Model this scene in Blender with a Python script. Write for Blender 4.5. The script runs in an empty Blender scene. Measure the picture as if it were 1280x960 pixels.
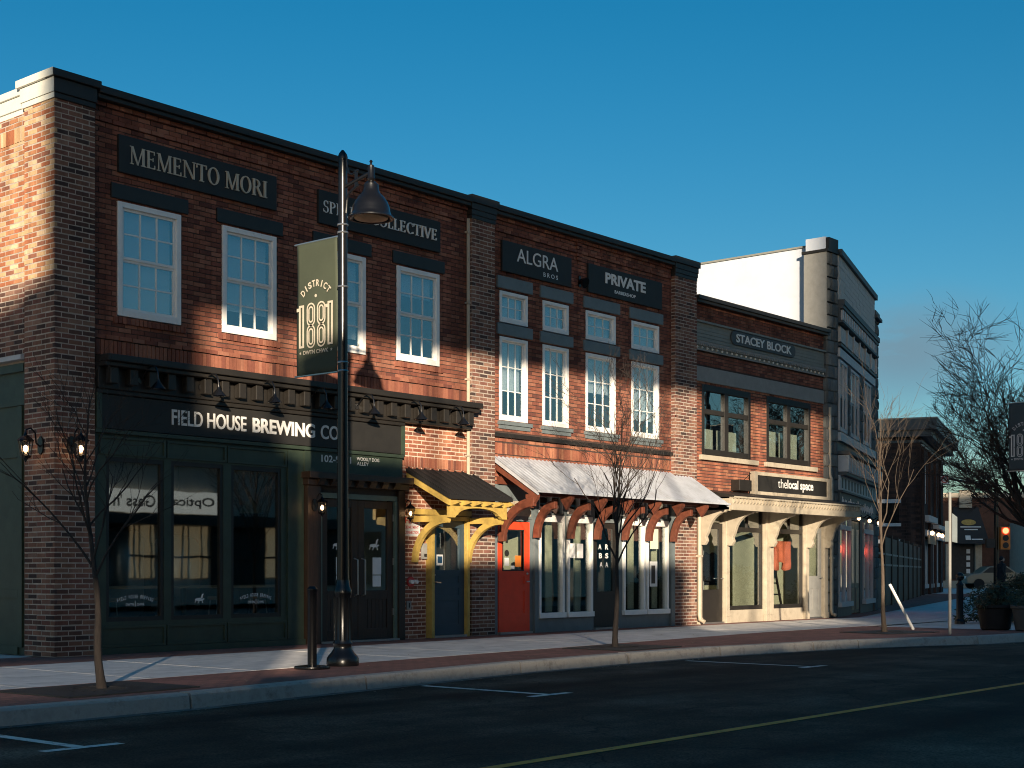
import bpy, bmesh, math, random
from mathutils import Vector, Matrix
random.seed(7)
S = bpy.context.scene
COL = S.collection
R = math.radians

# ------------------------------------------------------------------ camera
CAM = Vector((-10.3, -16.3, 1.09))
cam = bpy.data.objects.new('camera', bpy.data.cameras.new('camera'))
COL.objects.link(cam); S.camera = cam
cam.location = CAM
cam.rotation_euler = (R(90), 0, R(40.1 - 90))
cam.data.sensor_width = 36.0
cam.data.lens = 1802 / 1280 * 36
cam.data.shift_y = 235 / 1280
cam.data.clip_end = 3000

# ------------------------------------------------------------------ sky and sun
SUN_EL, SUN_PHI = R(10), R(44)      # height; angle off the facades' normal, towards the left
SDIR = Vector((-math.cos(SUN_EL) * math.sin(SUN_PHI), -math.cos(SUN_EL) * math.cos(SUN_PHI), math.sin(SUN_EL)))
W = bpy.data.worlds.new('World'); S.world = W; W.use_nodes = True
wn, wl = W.node_tree.nodes, W.node_tree.links
bg = wn['Background']
sky = wn.new('ShaderNodeTexSky'); sky.sky_type = 'NISHITA'; sky.sun_disc = False
sky.sun_elevation = SUN_EL
sky.sun_rotation = math.atan2(SDIR.x, SDIR.y)
sky.altitude = 0; sky.air_density = 1.0; sky.dust_density = 1.0; sky.ozone_density = 3.0
tc = wn.new('ShaderNodeTexCoord'); mp = wn.new('ShaderNodeMapping')
mp.inputs['Scale'].default_value = (7.0, 7.0, 18.0)
mp.inputs['Location'].default_value = (0.35, 0.9, 0.2)
nz = wn.new('ShaderNodeTexNoise'); nz.inputs['Scale'].default_value = 1.6; nz.inputs['Detail'].default_value = 7; nz.inputs['Roughness'].default_value = 0.6
rp = wn.new('ShaderNodeValToRGB'); rp.color_ramp.elements[0].position = 0.25; rp.color_ramp.elements[1].position = 0.52
mx = wn.new('ShaderNodeMix'); mx.data_type = 'RGBA'
mx.inputs['B'].default_value = (1.5, 2.5, 3.2, 1)
mm = wn.new('ShaderNodeMath'); mm.operation = 'MULTIPLY'; mm.inputs[1].default_value = 0.9
wl.new(tc.outputs['Generated'], mp.inputs['Vector']); wl.new(mp.outputs['Vector'], nz.inputs['Vector'])
wl.new(nz.outputs['Fac'], rp.inputs['Fac']); dv = wn.new('ShaderNodeVectorMath'); dv.operation = 'SUBTRACT'; dv.inputs[1].default_value = (0.898, 0.414, 0.146); dk = wn.new('ShaderNodeVectorMath'); dk.operation = 'MULTIPLY'; dk.inputs[1].default_value = (1.0, 1.0, 2.0); ds = wn.new('ShaderNodeVectorMath'); ds.operation = 'LENGTH'   # one small cloud low in the east
dm = wn.new('ShaderNodeMapRange'); dm.inputs['From Min'].default_value = 0.0; dm.inputs['From Max'].default_value = 0.105; dm.inputs['To Min'].default_value = 1.0; dm.inputs['To Max'].default_value = 0.0
dm.interpolation_type = 'SMOOTHSTEP'; wl.new(tc.outputs['Generated'], dv.inputs[0]); wl.new(dv.outputs[0], dk.inputs[0]); wl.new(dk.outputs[0], ds.inputs[0]); wl.new(ds.outputs['Value'], dm.inputs['Value'])
cm = wn.new('ShaderNodeMath'); cm.operation = 'MULTIPLY'; wl.new(rp.outputs['Color'], cm.inputs[0]); wl.new(dm.outputs[0], cm.inputs[1])
wl.new(cm.outputs[0], mm.inputs[0]); wl.new(mm.outputs[0], mx.inputs['Factor'])
tn = wn.new('ShaderNodeHueSaturation'); tn.inputs['Saturation'].default_value = 1.355; tn.inputs['Hue'].default_value = 0.49     # the photograph's saturated colour grade
wl.new(sky.outputs['Color'], tn.inputs['Color']); wl.new(tn.outputs[0], mx.inputs['A']); wl.new(mx.outputs['Result'], bg.inputs['Color'])
bg.inputs['Strength'].default_value = 0.05
sl = bpy.data.lights.new('sun', 'SUN'); sl.energy = 4.0; sl.angle = R(0.6); sl.color = (1.0, 0.84, 0.64)
sun = bpy.data.objects.new('sun', sl); COL.objects.link(sun)
sun.rotation_euler = (-SDIR).to_track_quat('-Z', 'Y').to_euler()
sun.location = SDIR * 80
S.view_settings.view_transform = 'Standard'; S.view_settings.look = 'None'
S.view_settings.exposure = 1.25; S.view_settings.gamma = 1.0
S.cycles.use_denoising = True; S.cycles.filter_width = 1.05
S.cycles.max_bounces = 8; S.cycles.transparent_max_bounces = 12
S.cycles.sample_clamp_indirect = 4.0

# ------------------------------------------------------------------ materials
M = {}
def mat(name, col, rough=0.7, var=0.12, vs=6.0, metal=0.0, bump=0.0, bs=60.0, spec=0.5, stretch=None, dirt=None):
    m = bpy.data.materials.new(name); m.use_nodes = True
    n, l = m.node_tree.nodes, m.node_tree.links
    b = n['Principled BSDF']
    b.inputs['Roughness'].default_value = rough; b.inputs['Metallic'].default_value = metal
    b.inputs['Specular IOR Level'].default_value = spec
    t = n.new('ShaderNodeTexCoord'); p = n.new('ShaderNodeMapping')
    if stretch: p.inputs['Scale'].default_value = stretch
    l.new(t.outputs['Object'], p.inputs['Vector'])
    nn = n.new('ShaderNodeTexNoise'); nn.inputs['Scale'].default_value = vs; nn.inputs['Detail'].default_value = 8; nn.inputs['Roughness'].default_value = 0.65
    l.new(p.outputs['Vector'], nn.inputs['Vector'])
    r = n.new('ShaderNodeValToRGB')
    r.color_ramp.elements[0].position = 0.3; r.color_ramp.elements[1].position = 0.7
    r.color_ramp.elements[0].color = tuple(c * (1 - var) for c in col) + (1,)
    r.color_ramp.elements[1].color = tuple(min(1, c * (1 + var)) for c in col) + (1,)
    l.new(nn.outputs['Fac'], r.inputs['Fac'])
    out = r.outputs['Color']
    if dirt:
        dc, lo, hi, ds = dirt
        n2 = n.new('ShaderNodeTexNoise'); n2.inputs['Scale'].default_value = ds; n2.inputs['Detail'].default_value = 10; n2.inputs['Roughness'].default_value = 0.7
        l.new(p.outputs['Vector'], n2.inputs['Vector'])
        r2 = n.new('ShaderNodeValToRGB'); r2.color_ramp.elements[0].position = lo; r2.color_ramp.elements[1].position = hi
        l.new(n2.outputs['Fac'], r2.inputs['Fac'])
        x = n.new('ShaderNodeMix'); x.data_type = 'RGBA'; x.inputs['B'].default_value = dc + (1,)
        l.new(r2.outputs['Color'], x.inputs['Factor']); l.new(out, x.inputs['A']); out = x.outputs['Result']
    l.new(out, b.inputs['Base Color'])
    if bump:
        bn = n.new('ShaderNodeTexNoise'); bn.inputs['Scale'].default_value = bs; bn.inputs['Detail'].default_value = 6
        l.new(p.outputs['Vector'], bn.inputs['Vector'])
        bb = n.new('ShaderNodeBump'); bb.inputs['Strength'].default_value = bump; bb.inputs['Distance'].default_value = 0.01
        l.new(bn.outputs['Fac'], bb.inputs['Height']); l.new(bb.outputs['Normal'], b.inputs['Normal'])
    M[name] = m
    return m

def brick_mat(name, cols):
    m = bpy.data.materials.new(name); m.use_nodes = True
    n, l = m.node_tree.nodes, m.node_tree.links
    b = n['Principled BSDF']; b.inputs['Roughness'].default_value = 0.9; b.inputs['Specular IOR Level'].default_value = 0.2
    g = n.new('ShaderNodeNewGeometry'); oi = n.new('ShaderNodeObjectInfo')
    a = n.new('ShaderNodeMath'); a.operation = 'ADD'; l.new(g.outputs['Random Per Island'], a.inputs[0]); l.new(oi.outputs['Random'], a.inputs[1])
    fr = n.new('ShaderNodeMath'); fr.operation = 'FRACT'; l.new(a.outputs[0], fr.inputs[0])
    r = n.new('ShaderNodeValToRGB'); cr = r.color_ramp; cr.interpolation = 'CONSTANT'
    while len(cr.elements) < len(cols): cr.elements.new(0.5)
    tot = sum(c[1] for c in cols); acc = 0
    for e, (c, w) in zip(cr.elements, cols):
        e.position = acc / tot; e.color = c + (1,); acc += w
    l.new(fr.outputs[0], r.inputs['Fac'])
    # weathering in world-sized patches
    t = n.new('ShaderNodeNewGeometry')
    n1 = n.new('ShaderNodeTexNoise'); n1.inputs['Scale'].default_value = 1.3; n1.inputs['Detail'].default_value = 9; n1.inputs['Roughness'].default_value = 0.7
    l.new(t.outputs['Position'], n1.inputs['Vector'])
    mr = n.new('ShaderNodeMapRange'); mr.inputs['From Min'].default_value = 0.3; mr.inputs['From Max'].default_value = 0.7
    mr.inputs['To Min'].default_value = 0.72; mr.inputs['To Max'].default_value = 1.2
    l.new(n1.outputs['Fac'], mr.inputs['Value'])
    n3 = n.new('ShaderNodeTexNoise'); n3.inputs['Scale'].default_value = 38; n3.inputs['Detail'].default_value = 5
    l.new(t.outputs['Position'], n3.inputs['Vector'])
    m3 = n.new('ShaderNodeMapRange'); m3.inputs['To Min'].default_value = 0.78; m3.inputs['To Max'].default_value = 1.22
    l.new(n3.outputs['Fac'], m3.inputs['Value'])
    mv = n.new('ShaderNodeMapping'); mv.inputs['Scale'].default_value = (3.2, 3.2, 0.28); l.new(t.outputs['Position'], mv.inputs['Vector'])
    n4 = n.new('ShaderNodeTexNoise'); n4.inputs['Scale'].default_value = 1.0; n4.inputs['Detail'].default_value = 8; n4.inputs['Roughness'].default_value = 0.65; l.new(mv.outputs[0], n4.inputs['Vector'])   # rain streaks
    m4 = n.new('ShaderNodeMapRange'); m4.inputs['From Min'].default_value = 0.35; m4.inputs['From Max'].default_value = 0.62; m4.inputs['To Min'].default_value = 0.62; m4.inputs['To Max'].default_value = 1.08; l.new(n4.outputs['Fac'], m4.inputs['Value'])
    m5 = n.new('ShaderNodeMath'); m5.operation = 'MULTIPLY'; l.new(mr.outputs[0], m5.inputs[0]); l.new(m4.outputs[0], m5.inputs[1])
    mu = n.new('ShaderNodeMath'); mu.operation = 'MULTIPLY'; l.new(m5.outputs[0], mu.inputs[0]); l.new(m3.outputs[0], mu.inputs[1])
    x = n.new('ShaderNodeVectorMath'); x.operation = 'SCALE'; l.new(r.outputs['Color'], x.inputs[0]); l.new(mu.outputs[0], x.inputs['Scale'])
    l.new(x.outputs[0], b.inputs['Base Color'])
    bb = n.new('ShaderNodeBump'); bb.inputs['Strength'].default_value = 0.5; bb.inputs['Distance'].default_value = 0.008
    l.new(n3.outputs['Fac'], bb.inputs['Height']); l.new(bb.outputs['Normal'], b.inputs['Normal'])
    M[name] = m

def glass_mat(name, refl, tint, warp=0.02):
    m = bpy.data.materials.new(name); m.use_nodes = True
    n, l = m.node_tree.nodes, m.node_tree.links
    n.remove(n['Principled BSDF'])
    o = n['Material Output']
    tr = n.new('ShaderNodeBsdfTransparent'); tr.inputs['Color'].default_value = tint + (1,)
    gl = n.new('ShaderNodeBsdfGlossy'); gl.inputs['Roughness'].default_value = 0.015; gl.inputs['Color'].default_value = (0.92, 0.95, 0.95, 1)
    g = n.new('ShaderNodeNewGeometry'); nz = n.new('ShaderNodeTexNoise'); nz.inputs['Scale'].default_value = 1.7; nz.inputs['Detail'].default_value = 2
    l.new(g.outputs['Position'], nz.inputs['Vector'])
    bb = n.new('ShaderNodeBump'); bb.inputs['Strength'].default_value = warp; bb.inputs['Distance'].default_value = 0.3
    l.new(nz.outputs['Fac'], bb.inputs['Height']); l.new(bb.outputs['Normal'], gl.inputs['Normal'])
    lw = n.new('ShaderNodeLayerWeight'); lw.inputs['Blend'].default_value = 0.5
    pw = n.new('ShaderNodeMath'); pw.operation = 'POWER'; pw.inputs[1].default_value = 4.0; l.new(lw.outputs['Facing'], pw.inputs[0])
    ad = n.new('ShaderNodeMath'); ad.operation = 'ADD'; ad.use_clamp = True; ad.inputs[1].default_value = refl
    l.new(pw.outputs[0], ad.inputs[0])
    mx = n.new('ShaderNodeMixShader'); l.new(ad.outputs[0], mx.inputs['Fac']); l.new(tr.outputs[0], mx.inputs[1]); l.new(gl.outputs[0], mx.inputs[2])
    l.new(mx.outputs[0], o.inputs['Surface'])
    M[name] = m

def emit_mat(name, col, strength):
    m = bpy.data.materials.new(name); m.use_nodes = True
    b = m.node_tree.nodes['Principled BSDF']
    b.inputs['Base Color'].default_value = col + (1,); b.inputs['Emission Color'].default_value = col + (1,); b.inputs['Emission Strength'].default_value = strength
    M[name] = m

brick_mat('brick_red', [((0.25, 0.092, 0.060), 3), ((0.30, 0.115, 0.073), 4), ((0.21, 0.075, 0.052), 3), ((0.33, 0.14, 0.09), 2), ((0.15, 0.058, 0.044), 1)])
brick_mat('brick_blend', [((0.25, 0.125, 0.085), 4), ((0.13, 0.07, 0.055), 4), ((0.28, 0.16, 0.115), 2), ((0.20, 0.09, 0.068), 4), ((0.075, 0.05, 0.045), 2), ((0.22, 0.115, 0.085), 2)])
brick_mat('brick_tan_sunlit', [((0.42, 0.19, 0.095), 4), ((0.55, 0.36, 0.20), 4), ((0.36, 0.13, 0.065), 3), ((0.60, 0.44, 0.28), 2), ((0.26, 0.11, 0.07), 1)])  # tan brick of the upper side wall, with sunlight put into the colour
brick_mat('brick_orange', [((0.36, 0.135, 0.08), 3), ((0.30, 0.105, 0.065), 3), ((0.42, 0.18, 0.105), 2), ((0.20, 0.078, 0.055), 1)])
brick_mat('brick_dark', [((0.055, 0.035, 0.03), 3), ((0.08, 0.045, 0.036), 3), ((0.04, 0.028, 0.026), 2)])
brick_mat('stone_grey', [((0.16, 0.17, 0.165), 3), ((0.12, 0.13, 0.13), 3), ((0.20, 0.205, 0.19), 2)])
mat('mortar_dark', (0.055, 0.034, 0.028), 0.95, 0.3, 9)
mat('mortar_pale', (0.40, 0.34, 0.285), 0.95, 0.25, 9)
mat('mortar_pink', (0.62, 0.47, 0.36), 0.95, 0.25, 9)
mat('stone_joint', (0.09, 0.095, 0.095), 0.95)
mat('black_metal', (0.006, 0.006, 0.007), 0.27, 0.2, 8, 0.0, 0.06, 40)
mat('black_paint', (0.018, 0.015, 0.012), 0.5, 0.25, 5, bump=0.05)
mat('sign_black', (0.017, 0.0155, 0.0135), 0.6, 0.2, 5)
mat('green_paint', (0.036, 0.052, 0.034), 0.5, 0.2, 5, bump=0.06, bs=30, dirt=((0.022, 0.028, 0.02), 0.55, 0.8, 3))
mat('pale_green', (0.12, 0.16, 0.125), 0.55, 0.2, 5)
mat('white_frame', (0.82, 0.80, 0.76), 0.45, 0.06, 4, dirt=((0.58, 0.55, 0.49), 0.6, 0.85, 7))
mat('letter_white', (0.74, 0.72, 0.68), 0.6, 0.08)
mat('letter_gold', (0.52, 0.45, 0.35), 0.6, 0.08)
mat('cream_cap', (0.66, 0.65, 0.57), 0.5, 0.08)
mat('brown_wood', (0.032, 0.017, 0.010), 0.45, 0.45, 5, stretch=(14, 14, 1), bump=0.15, bs=20)
mat('blue_door', (0.028, 0.055, 0.078), 0.45, 0.12, 4, bump=0.04)
mat('yellow_paint', (0.46, 0.31, 0.075), 0.6, 0.2, 6, bump=0.2, bs=25, dirt=((0.24, 0.15, 0.05), 0.50, 0.8, 7))
mat('red_door', (0.80, 0.062, 0.02), 0.4, 0.1, 4, bump=0.04)
mat('grey_paint', (0.14, 0.165, 0.17), 0.5, 0.12, 5, bump=0.04)
mat('galvanised', (0.55, 0.57, 0.61), 0.45, 0.16, 3, 0.25, 0.05, 20, dirt=((0.34, 0.33, 0.33), 0.5, 0.8, 2.5))
mat('rust_wood', (0.13, 0.036, 0.018), 0.6, 0.35, 6, stretch=(8, 2, 2), bump=0.2, bs=25)
mat('cream_paint', (0.43, 0.37, 0.28), 0.55, 0.12, 5, bump=0.05, dirt=((0.26, 0.21, 0.15), 0.52, 0.80, 6))
mat('grey_siding', (0.22, 0.22, 0.19), 0.6, 0.1)
mat('lintel_stone', (0.26, 0.255, 0.235), 0.8, 0.12, 6, bump=0.1)
mat('white_render', (0.55, 0.59, 0.65), 0.8, 0.05, 2, bump=0.05, dirt=((0.43, 0.455, 0.49), 0.6, 0.9, 1.5))
mat('beige_render', (0.50, 0.45, 0.37), 0.85, 0.1, 4)
mat('d_dark', (0.060, 0.068, 0.070), 0.6, 0.2, 5)
mat('d_pale', (0.47, 0.47, 0.47), 0.6, 0.1)
mat('d_brick', (0.52, 0.50, 0.46), 0.85, 0.12, 8)
mat('asphalt', (0.032, 0.0225, 0.0150), 0.9, 0.45, 1.2, bump=0.7, bs=120, spec=0.2, dirt=((0.105, 0.078, 0.055), 0.48, 0.72, 0.45))
mat('concrete', (0.62, 0.59, 0.56), 0.9, 0.2, 2.5, bump=0.25, bs=90, dirt=((0.34, 0.32, 0.29), 0.52, 0.78, 2.4))
mat('kerb_concrete', (0.42, 0.38, 0.33), 0.92, 0.25, 5, bump=0.6, bs=40, dirt=((0.12, 0.10, 0.08), 0.50, 0.74, 5.0))
mat('gutter', (0.21, 0.19, 0.165), 0.92, 0.35, 5, bump=0.4, bs=60, dirt=((0.05, 0.05, 0.05), 0.45, 0.7, 3))
mat('paint_white', (0.86, 0.76, 0.66), 0.8, 0.12, 8, dirt=((0.16, 0.13, 0.11), 0.54, 0.68, 9))
mat('paint_yellow', (1.0, 0.34, 0.045), 0.8, 0.12, 8, dirt=((0.25, 0.12, 0.05), 0.54, 0.70, 9))
mat('iron', (0.022, 0.022, 0.022), 0.7, 0.3, 8, bump=0.2)
mat('soil', (0.02, 0.014, 0.010), 0.95, 0.4, 20, bump=0.6)
mat('bark', (0.038, 0.029, 0.024), 0.9, 0.35, 18, stretch=(3, 3, 0.6), bump=0.5, bs=40)
mat('bark_sunlit', (0.085, 0.062, 0.044), 0.9, 0.3, 18, stretch=(3, 3, 0.6), bump=0.4, bs=40)  # paler bark for one tree, sunlight put into the colour
mat('banner_green', (0.048, 0.058, 0.036), 0.8, 0.08, 3, bump=0.1, bs=8)
mat('banner_teal', (0.035, 0.055, 0.065), 0.8, 0.08, 3)
mat('lens', (0.55, 0.33, 0.17), 0.4, 0.2, 10)
mat('steel', (0.55, 0.55, 0.54), 0.3, 0.08, 5, 0.9)
mat('paper', (0.72, 0.72, 0.70), 0.8, 0.05)
mat('card_brown', (0.32, 0.24, 0.15), 0.8, 0.12)
mat('blind', (0.66, 0.70, 0.72), 0.8, 0.04, 2)
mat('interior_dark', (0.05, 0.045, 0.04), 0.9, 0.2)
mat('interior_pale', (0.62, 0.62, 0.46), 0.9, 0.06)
mat('curtain', (0.60, 0.50, 0.34), 0.9, 0.12, 6, stretch=(6, 6, 0.3))
mat('orange_cloth', (0.85, 0.22, 0.12), 0.9, 0.15, 6)
mat('sign_red', (0.55, 0.05, 0.04), 0.6, 0.1)
mat('roof_black', (0.007, 0.006, 0.006), 0.75, 0.3, 4)
mat('roof_felt', (0.05, 0.05, 0.05), 0.9, 0.2, 3)
mat('opp_brick', (0.19, 0.12, 0.085), 0.9, 0.25, 3)
mat('opp_white', (0.74, 0.72, 0.66), 0.7, 0.06)
mat('leaf_dark', (0.025, 0.04, 0.018), 0.6, 0.5, 3)
mat('cloth_black', (0.012, 0.012, 0.014), 0.9, 0.2)
mat('cloth_red', (0.45, 0.04, 0.03), 0.9, 0.2)
mat('skin', (0.45, 0.27, 0.19), 0.6, 0.05)
mat('f_brown', (0.12, 0.055, 0.036), 0.9, 0.3, 3)
mat('car_paint', (0.25, 0.21, 0.15), 0.25, 0.03)
mat('tyre', (0.012, 0.012, 0.012), 0.9, 0.1)
mat('signal_orange', (0.70, 0.20, 0.03), 0.5, 0.06)
mat('sign_green', (0.02, 0.14, 0.09), 0.5, 0.06)
mat('window_blue', (0.02, 0.07, 0.14), 0.5, 0.06)
glass_mat('glass_sky', 0.26, (0.90, 0.94, 0.95), 0.006)
glass_mat('glass_shop', 0.15, (0.88, 0.9, 0.88), 0.0015)
glass_mat('lamp_glass', 0.05, (0.95, 0.92, 0.85), 0.1)
emit_mat('bulb', (1.0, 0.62, 0.33), 9)
emit_mat('bulb_far', (1.0, 0.66, 0.36), 2.2)
emit_mat('signal_red', (1.0, 0.07, 0.03), 5)
emit_mat('lit_window', (0.95, 0.72, 0.42), 0.11)  # added glow in place of sunlight on the windows opposite
emit_mat('sign_sun_glow', (0.95, 0.90, 0.78), 0.28)  # added glow in place of sunlight on the signs opposite
emit_mat('neon', (1.0, 0.10, 0.05), 3.0)

def pavers(name):
    m = mat(name, (0.30, 0.115, 0.085), 0.9, 0.2, 3)
    n, l = m.node_tree.nodes, m.node_tree.links
    b = n['Principled BSDF']
    t = n.new('ShaderNodeNewGeometry')
    bt = n.new('ShaderNodeTexBrick'); bt.inputs['Scale'].default_value = 1.0
    bt.inputs['Brick Width'].default_value = 0.2; bt.inputs['Row Height'].default_value = 0.1; bt.inputs['Mortar Size'].default_value = 0.006
    bt.inputs['Color1'].default_value = (0.30, 0.115, 0.085, 1); bt.inputs['Color2'].default_value = (0.22, 0.085, 0.066, 1); bt.inputs['Mortar'].default_value = (0.09, 0.05, 0.04, 1)
    l.new(t.outputs['Position'], bt.inputs['Vector'])
    nz = n.new('ShaderNodeTexNoise'); nz.inputs['Scale'].default_value = 1.4; nz.inputs['Detail'].default_value = 10; nz.inputs['Roughness'].default_value = 0.7
    l.new(t.outputs['Position'], nz.inputs['Vector'])
    mr = n.new('ShaderNodeMapRange'); mr.inputs['From Min'].default_value = 0.3; mr.inputs['From Max'].default_value = 0.7; mr.inputs['To Min'].default_value = 0.65; mr.inputs['To Max'].default_value = 1.25
    l.new(nz.outputs['Fac'], mr.inputs['Value'])
    sc = n.new('ShaderNodeVectorMath'); sc.operation = 'SCALE'; l.new(bt.outputs['Color'], sc.inputs[0]); l.new(mr.outputs[0], sc.inputs['Scale'])
    l.new(sc.outputs[0], b.inputs['Base Color'])
    bb = n.new('ShaderNodeBump'); bb.inputs['Strength'].default_value = 0.6; bb.inputs['Distance'].default_value = 0.006; bb.invert = True
    l.new(bt.outputs['Fac'], bb.inputs['Height']); l.new(bb.outputs['Normal'], b.inputs['Normal'])
pavers('paver_red')
def wear_asphalt():
    m = M['asphalt']; n, l = m.node_tree.nodes, m.node_tree.links; b = n['Principled BSDF']
    src = b.inputs['Base Color'].links[0].from_socket
    g = n.new('ShaderNodeNewGeometry')
    dn = n.new('ShaderNodeTexNoise'); dn.inputs['Scale'].default_value = 1.6; dn.inputs['Detail'].default_value = 5; l.new(g.outputs['Position'], dn.inputs['Vector'])
    ma = n.new('ShaderNodeVectorMath'); ma.operation = 'MULTIPLY_ADD'; ma.inputs[1].default_value = (0.9, 0.9, 0.0); l.new(dn.outputs['Color'], ma.inputs[0]); l.new(g.outputs['Position'], ma.inputs[2])
    vo = n.new('ShaderNodeTexVoronoi'); vo.feature = 'DISTANCE_TO_EDGE'; vo.inputs['Scale'].default_value = 0.30; l.new(ma.outputs[0], vo.inputs['Vector'])
    cr = n.new('ShaderNodeMapRange'); cr.inputs['From Min'].default_value = 0.0; cr.inputs['From Max'].default_value = 0.006; cr.inputs['To Min'].default_value = 0.25; cr.inputs['To Max'].default_value = 1.0; l.new(vo.outputs['Distance'], cr.inputs['Value'])
    # speckled aggregate
    sp = n.new('ShaderNodeTexNoise'); sp.inputs['Scale'].default_value = 55; sp.inputs['Detail'].default_value = 3; l.new(g.outputs['Position'], sp.inputs['Vector'])
    sm = n.new('ShaderNodeMapRange'); sm.inputs['From Min'].default_value = 0.35; sm.inputs['From Max'].default_value = 0.7; sm.inputs['To Min'].default_value = 0.5; sm.inputs['To Max'].default_value = 1.9; l.new(sp.outputs['Fac'], sm.inputs['Value'])
    # wheel tracks and bay oil: long streaks along the street
    st = n.new('ShaderNodeMapping'); st.inputs['Scale'].default_value = (0.05, 1.1, 1.0); l.new(g.outputs['Position'], st.inputs['Vector'])
    sn = n.new('ShaderNodeTexNoise'); sn.inputs['Scale'].default_value = 1.0; sn.inputs['Detail'].default_value = 6; l.new(st.outputs[0], sn.inputs['Vector'])
    sr = n.new('ShaderNodeMapRange'); sr.inputs['From Min'].default_value = 0.35; sr.inputs['From Max'].default_value = 0.65; sr.inputs['To Min'].default_value = 0.5; sr.inputs['To Max'].default_value = 2.1; l.new(sn.outputs['Fac'], sr.inputs['Value'])
    a = n.new('ShaderNodeMath'); a.operation = 'MULTIPLY'; l.new(cr.outputs[0], a.inputs[0]); l.new(sm.outputs[0], a.inputs[1])
    a2 = n.new('ShaderNodeMath'); a2.operation = 'MULTIPLY'; l.new(a.outputs[0], a2.inputs[0]); l.new(sr.outputs[0], a2.inputs[1])
    s = n.new('ShaderNodeVectorMath'); s.operation = 'SCALE'; l.new(src, s.inputs[0]); l.new(a2.outputs[0], s.inputs['Scale'])
    l.new(s.outputs[0], b.inputs['Base Color'])
wear_asphalt()

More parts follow.
